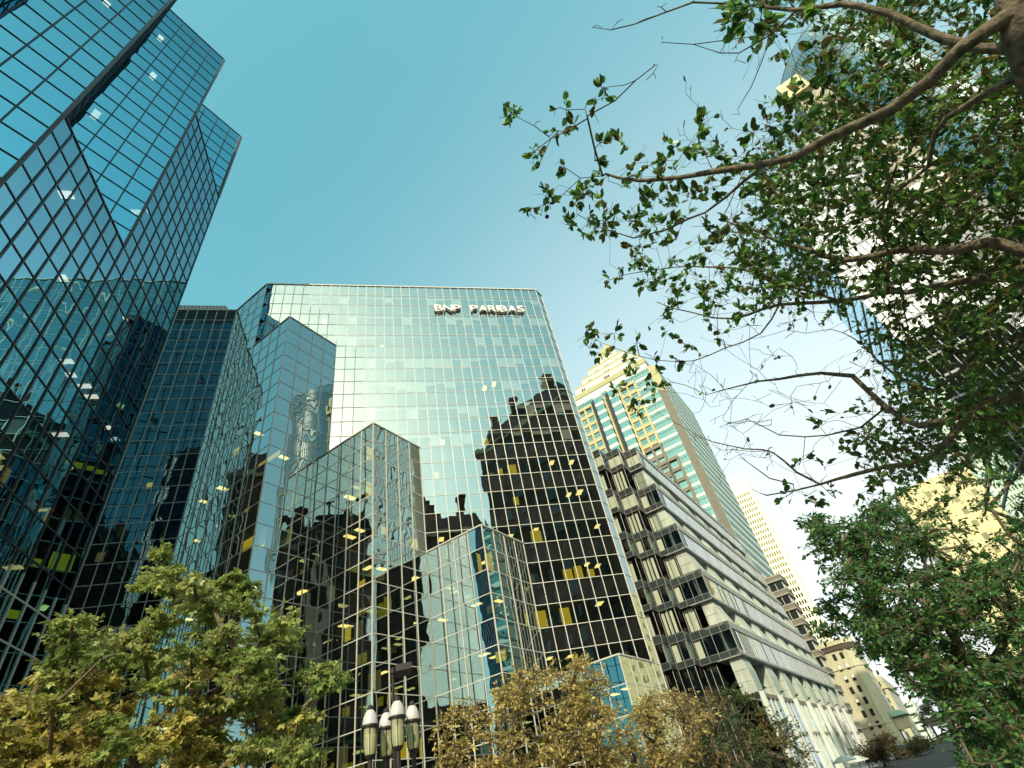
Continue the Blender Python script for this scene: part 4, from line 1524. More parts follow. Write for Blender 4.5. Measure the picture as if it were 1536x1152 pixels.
def tree(name, label, base, fork, r0, targets, nl, spread, size, pal, shape, twig=.5, mat='leaf', bark='bark', seed=1, tip=.008, flat=.35, group=None, up=.6, cat='tree', bare=0.0, pre=None, droop=0.0):
    """targets: points of the crown, each grows a limb with twigs and nl leaves around it"""
    rnd = random.Random(seed)
    rs = np.random.RandomState(seed)
    t = thing(name, label, cat, base, group)
    sk = Skel(base, r0)
    p = 0
    b, f = Vector(base), Vector(fork)
    n = max(2, int((f-b).length/.7))
    for i in range(1, n+1):
        k = i/n
        q_ = b.lerp(f, k) + Vector((rnd.gauss(0, .05), rnd.gauss(0, .05), 0))*(1 if i < n else 0)
        p = sk.add(q_, p, r0*(1-.35*k))
    if pre:
        pre(sk, p)
    tg = sorted(targets, key=lambda q_: (q_[0]-f).length)
    ends = []
    for c, rad, tn in tg:
        e = sk.grow(c, rnd, .7, .1, minidx=max(1, n-1))
        ends.append((e, c, rad, tn))
    pos, axs, nrs, szs, tin = [], [], [], [], []
    for e, c, rad, tn in ends:
        nt_ = max(3, int(nl/5))
        for j in range(nt_):
            d = Vector((rnd.gauss(0, 1), rnd.gauss(0, 1), rnd.gauss(0, flat) - droop)).normalized()
            q_ = c + d*(rad*rnd.uniform(.35, 1.0))
            m_ = c.lerp(q_, .5) + Vector((rnd.gauss(0, .06), rnd.gauss(0, .06), rnd.gauss(.03, .05)))*rad
            a_ = sk.add(m_, e)
            sk.add(q_, a_)
            if rnd.random() < bare:
                continue
            for l_ in range(5):
                u_ = rnd.uniform(.25, 1.05)
                base_p = c.lerp(m_, u_*2) if u_ < .5 else m_.lerp(q_, u_*2-1)
                pos.append(base_p + Vector((rnd.gauss(0, 1), rnd.gauss(0, 1), rnd.gauss(0, .5)))*(rad*.07))
                ax = d*.7 + Vector((rnd.gauss(0, .6), rnd.gauss(0, .6), rnd.gauss(-.15, .4)))
                axs.append(ax)
                nrs.append(Vector((rnd.gauss(0, .55), rnd.gauss(0, .55), up)))
                szs.append(size*rnd.uniform(.6, 1.2))
                base_c = tn if tn is not None else rnd.choice(pal)
                v = rnd.uniform(.65, 1.3)
                mixc = rnd.choice(pal)
                tin.append([max(.004, (.7*x_+.3*y_)*v) for x_, y_ in zip(base_c, mixc)])
    r = sk.radii(tip=tip)
    mb = MB()
    sk.mesh(mb, r)
    tr = mb.build('trunk', M[bark], t, smooth=True)
    leaves_mesh('crown', np.array([tuple(x_) for x_ in pos]), np.array([tuple(x_) for x_ in nrs]), np.array([tuple(x_) for x_ in axs]), np.array(szs), np.array(tin), shape, M[mat], t)
    return t
def fill(poly, n, Y, rad, seed, pal=None, mind=0.0, tintf=None):
    """crown points: inside an outline as seen from the square, spread in depth"""
    rnd = random.Random(seed)
    xs, ys = [p[0] for p in poly], [p[1] for p in poly]
    out = []
    tries = 0
    while len(out) < n and tries < n*400:
        tries += 1
        x_, y_ = rnd.uniform(min(xs), max(xs)), rnd.uniform(min(ys), max(ys))
        if not in_poly(x_, y_, poly):
            continue
        Yq = rnd.uniform(*Y)
        p = at(x_, y_, Yq)
        if p.z < .7:
            continue
        if mind and any((p-o_[0]).length < mind for o_ in out):
            continue
        tn = tintf(x_, y_, rnd) if tintf else None
        out.append((p, rad*rnd.uniform(.75, 1.25), tn))
    return out

GRN = [(.36, .45, .13), (.26, .38, .11), (.46, .53, .20), (.19, .30, .08)]
GLD = [(.58, .48, .14), (.52, .45, .13), (.64, .56, .22), (.42, .42, .11)]
def maple_tint(x_, y_, rnd):
    k = (y_ - 960)/150 + rnd.gauss(0, .35) - (.25 if x_ > 300 else 0)
    return rnd.choice(GLD) if k > .62 else rnd.choice(GRN)
P1 = [(248, 822), (262, 850), (300, 872), (345, 855), (372, 880), (400, 915), (432, 950), (470, 1000), (512, 1018), (500, 1060), (468, 1075), (470, 1200), (-60, 1240), (-60, 1075), (20, 1050), (60, 1015), (88, 985), (78, 938), (112, 925), (132, 950), (180, 960), (205, 925), (198, 880), (226, 860)]
T1 = fill(P1, 210, (13.2, 17.2), .56, 21, mind=.36, tintf=maple_tint)
for (x_, y_) in ((245, 832), (255, 855), (215, 880), (240, 880), (350, 868), (372, 882), (330, 880), (92, 938), (110, 938), (100, 950), (500, 1015), (488, 1000), (470, 1010), (495, 1030), (60, 1020), (20, 1050), (415, 940)):
    T1.append((at(x_, y_, 15.0+(x_ % 7)*.15), .36, maple_tint(x_, y_, R_)))
b1 = at(250, 1151, 15.2)
tree('maple_tree', 'young maple turning from green to gold in front of the blue tower', (b1.x, 15.2, 0), (b1.x+.1, 15.1, 2.3), .13, T1, 110, .6, .15, GRN+GLD[:1], 'maple', seed=4, flat=.28, tip=.007)
P2 = [(655, 1100), (672, 1068), (690, 1048), (722, 1052), (760, 1030), (790, 1003), (822, 1000), (850, 982), (872, 990), (905, 1022), (918, 1055), (926, 1110), (930, 1215), (650, 1215)]
T2 = fill(P2, 150, (17.5, 21), .58, 31, mind=.34)
b2 = at(800, 1151, 19)
tree('gold_leaf_tree', 'small tree with golden brown leaves under the sawtooth glass, right of the lamp post', (b2.x, 19, 0), (b2.x, 19, 1.7), .11, T2, 100, .6, .14, [(.60, .50, .18), (.54, .43, .15), (.68, .58, .27), (.42, .35, .11), (.58, .50, .15)], 'kite', seed=9, flat=.5, tip=.006)
P3 = [(925, 1108), (948, 1070), (965, 1048), (1000, 1036), (1040, 1045), (1060, 1075), (1050, 1120), (1045, 1215), (920, 1215)]
T3 = fill(P3, 90, (20, 23.5), .62, 41, mind=.36)
b3 = at(985, 1151, 21.5)
tree('gold_leaf_tree', 'pale gold tree between the golden brown tree and the dark green tree', (b3.x, 21.5, 0), (b3.x, 21.5, 1.6), .11, T3, 100, .6, .145, [(.56, .46, .16), (.48, .37, .11), (.62, .54, .26), (.36, .30, .08)], 'kite', seed=12, flat=.5, tip=.006)
P4 = [(1040, 1072), (1055, 1045), (1085, 1026), (1115, 1040), (1135, 1058), (1165, 1068), (1190, 1085), (1210, 1088), (1216, 1110), (1205, 1135), (1215, 1215), (1035, 1215)]
def p4t(x_, y_, rnd):
    return rnd.choice([(.30, .18, .045), (.26, .17, .04)]) if (rnd.random() < .25 or x_ > 1190) else rnd.choice([(.06, .14, .04), (.04, .10, .04), (.09, .16, .04)])
T4 = fill(P4, 85, (24, 28), .78, 51, mind=.5, tintf=p4t)
b4 = at(1125, 1151, 26)
tree('street_tree', 'dark green street tree with rusty patches in front of the shopfront', (b4.x, 26, 0), (b4.x, 26, 1.8), .14, T4, 90, .7, .16, [(.06, .12, .035), (.09, .13, .035), (.04, .10, .035)], 'kite', seed=14, flat=.6, tip=.007)
P5 = [(1288, 1112), (1310, 1104), (1340, 1108), (1362, 1122), (1368, 1150), (1290, 1160)]
T5 = fill(P5, 30, (58, 64), 1.1, 61, mind=.5)
b5 = at(1330, 1150, 61)
tree('street_tree', 'small russet street tree in front of the hotel porch', (b5.x, 61, 0), (b5.x, 61, 1.6), .12, T5, 110, 1, .26, [(.13, .075, .025), (.10, .07, .03), (.09, .09, .03)], 'kite', seed=15, flat=.7, tip=.012, group='street trees along the far pavement')
P6 = [(1360, 1120), (1378, 1108), (1400, 1112), (1405, 1135), (1385, 1150), (1360, 1150)]
T6 = fill(P6, 24, (70, 76), 1.1, 62, mind=.5)
b6 = at(1385, 1150, 73)
tree('street_tree', 'small yellow green street tree beside the parked cars', (b6.x, 73, 0), (b6.x, 73, 1.6), .12, T6, 110, 1, .28, [(.17, .15, .03), (.09, .12, .03), (.2, .14, .04)], 'kite', seed=16, flat=.7, tip=.012, group='street trees along the far pavement')
P7 = [(1372, 1072), (1380, 1058), (1396, 1052), (1412, 1060), (1415, 1085), (1390, 1090)]
T7 = fill(P7, 26, (150, 160), 1.9, 63, mind=.8)
b7 = at(1392, 1100, 155)
tree('street_tree', 'dark bushy tree at the far end of the street', (b7.x, 155, 0), (b7.x, 155, 4), .25, T7, 50, 2, .6, [(.03, .055, .03), (.045, .07, .035)], 'kite', seed=17, flat=.9, tip=.03)

# the dense tree at the lower right
DG = [(.09, .24, .06), (.06, .19, .08), (.17, .31, .07), (.05, .15, .05)]
P8 = [(1205, 788), (1222, 772), (1250, 790), (1290, 768), (1320, 752), (1350, 765), (1390, 800), (1440, 842), (1490, 850), (1540, 800), (1600, 780), (1620, 1260), (1480, 1240), (1455, 1130), (1420, 1085), (1385, 1045), (1350, 1005), (1318, 985), (1300, 945), (1262, 950), (1238, 905), (1275, 885), (1240, 850)]
T8 = fill(P8, 360, (9.0, 12.5), .50, 71, mind=.30)
P8b = [(1340, 740), (1420, 690), (1540, 640), (1600, 640), (1600, 860), (1490, 855), (1440, 845)]
T8 += fill(P8b, 34, (9.5, 12.0), .42, 72, mind=.35)
for (x_, y_) in ((1212, 785), (1228, 778), (1245, 800), (1225, 800), (1265, 790), (1245, 905), (1235, 915), (1260, 895), (1258, 925), (1282, 935), (1230, 945), (1250, 950), (1300, 975)):
    T8.append((at(x_, y_, 10.5), .26, None))
b8 = at(1600, 1151, 10.5)
tree('leafy_tree', 'dense dark green tree filling the lower right corner beside the street', (b8.x, 10.6, 0), (b8.x-.3, 10.6, 2.6), .17, T8, 100, .5, .125, DG, 'kite', seed=19, flat=.55, tip=.005, mat='leaf_gloss')

# ------------------------------------------------------------------ the old tree whose branches hang over the square
def overhang():
    rnd = random.Random(77)
    tb = atd(1580, 150, 3.9)
    base = Vector((tb.x+.40, tb.y+.25, 0))
    t = thing('overhanging_tree', 'old tree with crooked bare twigs and glossy leaves hanging over the square', 'tree', base)
    sk = Skel(base, .19)
    def limb(pts, r0, r1, par):
        """pts: (px, py, distance)"""
        idx = []
        n = len(pts)
        P = [atd(*q_) for q_ in pts]
        # smooth and add crookedness
        Q = []
        for i in range(n-1):
            a, b = P[i], P[i+1]
            p0_, p3_ = P[max(i-1, 0)], P[min(i+2, n-1)]
            m = max(1, int((b-a).length/.14))
            for k in range(m):
                tt = k/m
                Q.append(.5*((2*a)+(b-p0_)*tt+(2*p0_-5*a+4*b-p3_)*tt*tt+(3*a-p0_-3*b+p3_)*tt**3))
        Q.append(P[-1])
        p = par
        for i, q_ in enumerate(Q):
            k = i/max(1, len(Q)-1)
            j = Vector((rnd.gauss(0, 1), rnd.gauss(0, 1), rnd.gauss(0, 1)))*.008
            r_ = (r0*(1-k)+r1*k)*.80
            if i == 0 and par > 0 and (q_-sk.p[par]).length < .01:
                idx.append(par)
                continue
            p = sk.add(q_+j, p, r_*(1+rnd.gauss(0, .06)))
            idx.append(p)
        return idx
    def near(px, py, dist, among):
        q_ = atd(px, py, dist)
        return min(among, key=lambda i: (sk.p[i]-q_).length)
    trunk = []
    p = 0
    P = [base, base+Vector((.05, 0, 1.0)), base.lerp(tb, .6) + Vector((.12, .02, 0)), tb, atd(1555, 105, 3.75), atd(1532, 50, 3.7), atd(1516, -5, 3.8), atd(1490, -80, 4.1)]
    for i in range(len(P)-1):
        for k in range(1, 5):
            p = sk.add(P[i].lerp(P[i+1], k/4), p, .118-.010*(i+k/4))
            trunk.append(p)
    F = near(1528, 40, 3.7, trunk)
    L2 = limb([(1505, 30, 3.7), (1440, 68, 3.6), (1390, 118, 3.6), (1330, 166, 3.65), (1250, 206, 3.75), (1190, 233, 3.8), (1140, 247, 3.9), (1075, 258, 4.0), (1020, 266, 4.1), (960, 270, 4.2), (905, 264, 4.3)], .043, .011, F)
    L2a = limb([(905, 264, 4.3), (892, 225, 4.3), (881, 174, 4.25)], .012, .008, L2[-1])
    L2b = limb([(881, 174, 4.25), (850, 195, 4.3), (828, 208, 4.35), (800, 190, 4.4), (772, 172, 4.4)], .007, .003, L2a[-1])
    L2c = limb([(881, 174, 4.25), (925, 150, 4.2), (955, 118, 4.15), (975, 100, 4.1), (992, 92, 4.1)], .007, .003, L2a[-1])
    L2d = limb([(905, 264, 4.3), (872, 268, 4.35), (845, 290, 4.4), (815, 308, 4.4), (785, 322, 4.45)], .006, .002, L2[-1])
    L3 = limb([(1150, 245, 3.9), (1118, 272, 3.95), (1062, 316, 4.1), (1000, 345, 4.2), (950, 358, 4.3), (905, 345, 4.35), (865, 320, 4.4)], .017, .004, near(1150, 245, 3.9, L2))
    L4 = limb([(1520, 74, 3.75), (1470, 72, 3.8), (1415, 62, 3.9), (1335, 20, 4.1), (1262, 6, 4.3), (1195, 16, 4.4), (1150, 12, 4.5), (1120, -12, 4.6)], .034, .012, near(1520, 70, 3.75, trunk))
    side = trunk[10]
    L5 = limb([(1580, 385, 4.6), (1536, 378, 4.6), (1490, 362, 4.6), (1430, 373, 4.7), (1350, 373, 4.8), (1270, 389, 5.0), (1200, 372, 5.1), (1140, 347, 5.2), (1080, 330, 5.3)], .055, .008, near(1575, 330, 4.2, trunk))
    L6 = limb([(1560, 400, 5.0), (1480, 414, 5.0), (1400, 432, 5.2), (1330, 438, 5.3), (1260, 452, 5.5), (1170, 458, 5.6), (1100, 478, 5.8), (1040, 470, 5.9), (985, 452, 6.0)], .036, .006, L5[1])
    L13 = limb([(1260, 452, 5.5), (1190, 430, 5.5), (1110, 402, 5.6), (1015, 400, 5.7), (935, 412, 5.8)], .018, .005, near(1260, 452, 5.5, L6))
    L7 = limb([(1600, 600, 5.2), (1536, 594, 5.2), (1480, 602, 5.2), (1420, 628, 5.3), (1380, 640, 5.4), (1330, 611, 5.6), (1280, 566, 5.7), (1230, 560, 5.8), (1170, 568, 5.9), (1110, 577, 6.0), (1060, 592, 6.1)], .05, .005, near(1590, 500, 4.6, trunk))
    L8 = limb([(1480, 604, 5.2), (1440, 640, 5.2), (1390, 688, 5.3), (1330, 700, 5.4), (1280, 711, 5.5), (1230, 726, 5.6), (1190, 738, 5.6), (1150, 743, 5.7)], .04, .008, near(1480, 602, 5.2, L7))
    L9 = limb([(1230, 726, 5.6), (1198, 708, 5.6), (1160, 680, 5.7), (1143, 673, 5.7), (1090, 668, 5.8), (1048, 655, 5.9), (1020, 636, 5.9), (990, 621, 6.0)], .014, .003, near(1235, 725, 5.6, L8))
    L9b = limb([(1190, 725, 5.6), (1155, 716, 5.65), (1120, 692, 5.7), (1100, 672, 5.8)], .009, .003, near(1200, 735, 5.6, L8))
    L9c = limb([(1330, 611, 5.6), (1290, 640, 5.6), (1240, 655, 5.7), (1170, 652, 5.8), (1120, 628, 5.9), (1080, 640, 6.0)], .012, .003, near(1330, 611, 5.6, L7))
    L10 = limb([(1150, 12, 4.5), (1100, 5, 4.6), (1040, 2, 4.6), (1000, 17, 4.6), (950, 36, 4.6), (918, 44, 4.6), (890, 38, 4.6)], .010, .003, near(1150, 12, 4.5, L4))
    L10b = limb([(1195, 16, 4.4), (1160, 50, 4.45), (1110, 78, 4.5), (1080, 80, 4.5), (1040, 64, 4.5), (988, 65, 4.5)], .010, .003, near(1195, 16, 4.4, L4))
    L10c = limb([(1160, 50, 4.45), (1140, 95, 4.4), (1128, 130, 4.4), (1110, 165, 4.4)], .006, .0025, L10b[min(4, len(L10b)-1)])
    L11 = limb([(1545, 108, 3.8), (1485, 140, 4.0), (1420, 176, 4.2), (1402, 202, 4.2), (1390, 250, 4.3), (1350, 285, 4.4), (1300, 322, 4.5), (1230, 352, 4.7)], .026, .007, near(1540, 110, 3.8, trunk))
    L12 = limb([(1170, 458, 5.6), (1140, 500, 5.4), (1090, 522, 5.3), (1040, 541, 5.2), (985, 540, 5.1), (935, 528, 5.0), (900, 512, 5.0), (880, 500, 5.0)], .012, .003, near(1170, 458, 5.6, L6))
    L12b = limb([(1060, 592, 6.1), (1030, 576, 6.0), (990, 576, 5.8), (955, 600, 5.6)], .005, .002, L7[-1])
    L14 = limb([(1536, 500, 5.0), (1480, 520, 5.1), (1440, 560, 5.3), (1400, 585, 5.4), (1340, 560, 5.6), (1300, 520, 5.8), (1265, 500, 6.0)], .026, .006, near(1590, 450, 4.5, trunk))
    L15 = limb([(1390, 250, 4.3), (1345, 250, 4.5), (1320, 330, 4.6), (1340, 400, 4.8), (1360, 470, 5.0), (1362, 520, 5.2)], .014, .005, near(1390, 250, 4.3, L11))
    bare_l = [L2, L2a, L2c, L2d, L3, L7, L8, L9, L9b, L9c, L10, L10b, L10c, L12, L12b, L2b]
    pos, axs, nrs, szs, tin = [], [], [], [], []
    pal = [(.09, .22, .045), (.12, .28, .045), (.065, .15, .04), (.20, .36, .07), (.15, .13, .035)]
    def add_leaf(p_, d, s_, br=1.0):
        pos.append(p_)
        axs.append(d + Vector((rnd.gauss(0, .5), rnd.gauss(0, .5), rnd.gauss(-.1, .5))))
        nrs.append(Vector((rnd.gauss(0, .7), rnd.gauss(0, .7), .5)))
        szs.append(s_*rnd.uniform(.55, 1.2))
        c_ = rnd.choice(pal)
        v = rnd.uniform(.6, 1.35)*br
        tin.append([x_*v for x_ in c_])
    # short bare spurs along the limbs
    for li in bare_l:
        for i in li[2:]:
            if rnd.random() < .85:
                d = Vector((rnd.gauss(0, 1), rnd.gauss(0, 1), rnd.gauss(.2, 1))).normalized()
                ln = rnd.uniform(.05, .17)
                a_ = sk.add(sk.p[i]+d*ln*.55, i, .0028)
                b_2 = sk.add(sk.p[a_]+(d+Vector((rnd.gauss(0, .5), rnd.gauss(0, .5), rnd.gauss(0, .5))))*ln*.4, a_, .0022)
                if rnd.random() < .5:
                    sk.add(sk.p[a_]+(d+Vector((rnd.gauss(0, .9), rnd.gauss(0, .9), rnd.gauss(0, .9))))*ln*.35, a_, .002)
    def cluster(px, py, dist, rad, nl, s_=.085, br=1.0):
        c = atd(px, py, dist)
        cand = np.array([tuple(sk.p[i]) for i in range(len(trunk)+1, len(sk.p))])
        dd = np.linalg.norm(cand-np.array(tuple(c)), axis=1)
        k = int(dd.argmin())+len(trunk)+1
        L = dd.min()
        a = sk.p[k]
        par = k
        n = max(1, int(L/.16))
        for i in range(1, n+1):
            q_ = a.lerp(c, i/n) + (Vector((rnd.gauss(0, 1), rnd.gauss(0, 1), rnd.gauss(0, 1)))*L*.06 if i < n else Vector((0, 0, 0)))
            par = sk.add(q_, par, .0035 + .004*(1-i/n)*min(1, L))
        for j in range(max(2, nl//5)):
            d = Vector((rnd.gauss(0, 1), rnd.gauss(0, 1), rnd.gauss(0, .9))).normalized()
            e = c + d*rad*rnd.uniform(.5, 1.1)
            m_ = c.lerp(e, .5) + Vector((rnd.gauss(0, .1), rnd.gauss(0, .1), rnd.gauss(0, .1)))*rad
            i1 = sk.add(m_, par, .0026)
            sk.add(e, i1, .0018)
            if rnd.random() < .7:
                d2 = (d + Vector((rnd.gauss(0, .8), rnd.gauss(0, .8), rnd.gauss(0, .8)))).normalized()
                i2 = sk.add(m_ + d2*rad*.55, i1, .002)
                sk.add(sk.p[i2] + (d2 + Vector((rnd.gauss(0, .6), rnd.gauss(0, .6), rnd.gauss(0, .6))))*rad*.45, i2, .0016)
            for l_ in range(5):
                u_ = rnd.uniform(.15, 1.05)
                pp = c.lerp(m_, u_*2) if u_ < .5 else m_.lerp(e, u_*2-1)
                add_leaf(pp, d, s_, br)
    for px, py in ((770, 162), (765, 178), (800, 228), (812, 240), (838, 196), (850, 165), (862, 188), (896, 150), (903, 132), (846, 250), (820, 290), (800, 312), (822, 305), (868, 300), (875, 290), (884, 275), (858, 332), (885, 330), (872, 345),
                   (900, 215), (893, 240), (935, 215), (945, 330), (960, 300), (905, 330), (985, 292), (1010, 312), (938, 280), (970, 340), (1000, 245), (1025, 225), (1045, 200), (1050, 190), (1060, 235), (1085, 222), (1110, 235), (1130, 200), (1100, 262),
                   (1020, 290), (1045, 300), (1075, 285), (1110, 300), (1140, 280), (925, 345), (960, 372), (1015, 360), (1060, 345), (1100, 335), (1135, 330)):
        cluster(px, py, 4.2+rnd.uniform(-.2, .25), .085, 15, .068)
    for px, py in ((880, 492), (900, 500), (885, 522), (905, 530), (925, 500), (935, 540), (955, 515), (985, 545), (1000, 500), (1010, 480), (972, 572), (985, 580), (955, 598), (930, 585), (1020, 540), (960, 610), (945, 565), (1040, 520)):
        cluster(px, py, 5.1+rnd.uniform(-.15, .2), .10, 15, .074)
    for px, py in ((915, 420), (935, 400), (965, 385), (985, 410), (960, 430), (1005, 385), (1030, 415), (1050, 385), (1065, 430), (1090, 410), (1020, 440), (1075, 460), (1110, 440), (1105, 470), (1140, 430), (1150, 395), (1010, 465), (1060, 480), (1085, 500)):
        cluster(px, py, 5.7+rnd.uniform(-.2, .3), .11, 18, .072)
    SP = [(840, 285), (930, 250), (1040, 200), (1110, 205), (1160, 260), (1160, 490), (1060, 490), (960, 440), (905, 425), (930, 385), (1000, 370), (960, 345), (880, 345)]
    n = 0
    while n < 75:
        px, py = rnd.uniform(840, 1160), rnd.uniform(200, 490)
        if in_poly(px, py, SP):
            cluster(px, py, rnd.uniform(4.2, 5.8), rnd.uniform(.08, .13), 12, .074)
            n += 1
    # body of the crown
    BP = [(1085, 55), (1110, 5), (1180, -30), (1600, -60), (1600, 640), (1480, 690), (1400, 720), (1330, 735), (1290, 650), (1330, 590), (1255, 545), (1300, 470), (1180, 480), (1120, 460), (1090, 380), (1140, 300), (1150, 210), (1200, 150), (1180, 95), (1130, 60)]
    n = 0
    while n < 880:
        px, py = rnd.uniform(1080, 1600), rnd.uniform(-60, 740)
        if not in_poly(px, py, BP):
            continue
        # open windows in the crown
        if (1165 < px < 1275 and 10 < py < 150 and rnd.random() < .72) or (1335 < px < 1500 and 90 < py < 250 and rnd.random() < .25) or (py < 110 and rnd.random() < .35) or (1180 < px < 1330 and 440 < py < 640 and rnd.random() < .7):
            continue
        far = rnd.random()
        dist = 4.1 + 3.2*far + max(0, (py-250)/500)*.8
        cluster(px, py, dist, .13+.10*far, int(16+16*far), .064, 1.0)
        n += 1
    n = 0
    while n < 140:
        px, py = rnd.uniform(1150, 1560), rnd.uniform(140, 430)
        if True:
            cluster(px, py, rnd.uniform(4.6, 7.4), rnd.uniform(.12, .22), 22, .062)
            n += 1
    for px, py in ((1205, 690), (1230, 640), (1260, 620), (1265, 680), (1300, 660), (1240, 700), (1285, 690), (1320, 720), (1210, 750), (1225, 752), (1180, 745), (1250, 745), (1290, 740)):
        cluster(px, py, 5.7+rnd.uniform(-.2, .5), .12, 12, .08)
    for px, py in ((1090, 30), (1105, 45), (1085, 10), (1120, 30), (1130, 10), (1230, 85), (1240, 110), (1260, 95), (1235, 130), (1205, 30), (1225, 70), (1170, 140), (1175, 160), (1195, 130), (1200, 180), (1165, 210), (1155, 185)):
        cluster(px, py, 4.1+rnd.uniform(-.2, .2), .10, 10, .085)
    # the web of fine bare twigs through the crown
    cnt = 0
    while cnt < 170:
        px, py = rnd.uniform(1040, 1560), rnd.uniform(120, 740)
        if px < 1180 and py < 200:
            continue
        c = atd(px, py, rnd.uniform(4.2, 6.6))
        cand = np.array([tuple(sk.p[i]) for i in range(len(trunk)+1, len(sk.p))])
        dd = np.linalg.norm(cand-np.array(tuple(c)), axis=1)
        par = int(dd.argmin())+len(trunk)+1
        a = sk.p[par]
        m_ = a.lerp(c, .5) + Vector((rnd.gauss(0, .03), rnd.gauss(0, .03), rnd.gauss(0, .03)))
        par = sk.add(m_, par, .0042)
        par = sk.add(c, par, .0036)
        d = Vector((rnd.gauss(-.5, .8), rnd.gauss(0, .6), rnd.gauss(.15, .6))).normalized()
        for k in range(rnd.randint(4, 8)):
            d = (d + Vector((rnd.gauss(0, .35), rnd.gauss(0, .35), rnd.gauss(0, .35)))).normalized()
            par = sk.add(sk.p[par] + d*rnd.uniform(.06, .12), par, .0034-.0002*k)
            if rnd.random() < .6:
                d2 = (d + Vector((rnd.gauss(0, .9), rnd.gauss(0, .9), rnd.gauss(0, .9)))).normalized()
                i2 = sk.add(sk.p[par] + d2*rnd.uniform(.04, .14), par, .0022)
                if rnd.random() < .45:
                    add_leaf(sk.p[i2], d2, .06)
        cnt += 1
    r = sk.radii(tip=.002)
    mb = MB()
    sk.mesh(mb, r, 9)
    mb.build('trunk', M['bark'], t, smooth=True)
    leaves_mesh('crown', np.array([tuple(x_) for x_ in pos]), np.array([tuple(x_) for x_ in nrs]), np.array([tuple(x_) for x_ in axs]), np.array(szs), np.array(tin), 'ovate', M['leaf_gloss'], t)
    fb = MB()
    q_ = atd(821, 325, 4.4)
    fb.lathe([(0.0, -.018), (.012, -.013), (.018, 0), (.012, .013), (0.001, .018)], q_, 10)
    fb.tube([q_+Vector((0, 0, .016)), q_+Vector((0.01, 0.0, .07))], .0015, 4)
    fb.build('fruit', M['bark_dark'], t, smooth=True)
overhang()

# ------------------------------------------------------------------ lamp post with four lanterns
lp = thing('street_lamp', 'dark iron lamp post with four white capped lanterns and a small floodlight', 'street lamp', (-.08, 10, 0))
LX, LY = -.08, 10.0
mb = MB()
mb.lathe([(.16, 0), (.16, .12), (.11, .2), (.075, .5), (.06, .9), (.055, 2.35), (.075, 2.38), (.075, 2.46), (.05, 2.5)], (LX, LY, 0), 16)
mb.build('post', M['iron'], lp, smooth=False)
mb = MB()
mb.tube([(LX+.03, LY+.10, 2.3), (LX+.03, LY+.10, 3.98)], .022, 8)
mb.lathe([(.02, 0), (.045, .03), (.045, .09), (.02, .12)], (LX+.03, LY+.10, 3.93), 10)
mast = mb.build('floodlight_mast', M['iron'], lp)
mb = MB()
a_ = Vector((LX+.08, LY+.02, 3.97))
mb.box(a_, (.27, .03, .02), (-.02, .18, -.07), (0, .03, .11))
mb.build('floodlight', M['iron'], lp)
for ax_, ay_, dz in ((.33, .09, 0.03), (-.33, -.09, 0.03), (.09, -.33, 0.05), (-.09, .33, 0.03)):
    x_, y_ = LX+ax_, LY+ay_
    zb_ = 2.74+dz
    mb = MB()
    mb.tube([(LX, LY, 2.42), (LX+ax_*.5, LY+ay_*.5, 2.42), (x_, y_, 2.42)], .026, 8)
    mb.tube([(x_, y_, 2.28), (x_, y_, zb_+.02)], [.036, .036], 10)
    mb.lathe([(.02, -.05), (.045, -.02), (.045, .02)], (x_, y_, 2.27), 10)
    arm = mb.build('arm', M['iron'], lp)
    mb = MB()
    mb.lathe([(.04, 0), (.065, .02), (.08, .045), (.085, .06)], (x_, y_, zb_), 16)
    mb.lathe([(.109, .42), (.128, .42), (.140, .425), (.140, .45), (.118, .46)], (x_, y_, zb_), 20)
    fi_ = MB()
    fi_.lathe([(.045, .655), (.05, .68), (.048, .70), (.03, .725), (.0, .74)], (x_, y_, zb_), 14)
    for k in range(6):
        an = math.pi/6 + k*math.pi/3
        mb.tube([(x_+math.cos(an)*.086, y_+math.sin(an)*.086, zb_+.05), (x_+math.cos(an)*.104, y_+math.sin(an)*.104, zb_+.12), (x_+math.cos(an)*.110, y_+math.sin(an)*.110, zb_+.43)], .0065, 4)
    lan = mb.build('lantern_frame', M['iron'], lp)
    fi_.build('finial', M['iron'], lan)
    mb = MB()
    mb.lathe([(.075, .05), (.098, .10), (.105, .2), (.105, .43)], (x_, y_, zb_), 20)
    mb.build('lantern_glass', M['lamp_glass'], lan, smooth=True)
    mb = MB()
    mb.lathe([(.03, .06), (.03, .30), (.02, .34), (0, .35)], (x_, y_, zb_), 10)
    mb.build('bulb', M['blind'], lan, smooth=True)
    mb = MB()
    mb.lathe([(.118, .455), (.117, .50), (.105, .56), (.08, .62), (.05, .66), (.02, .67)], (x_, y_, zb_), 22)
    mb.build('lantern_cap', M['lamp_cap'], lan, smooth=True)

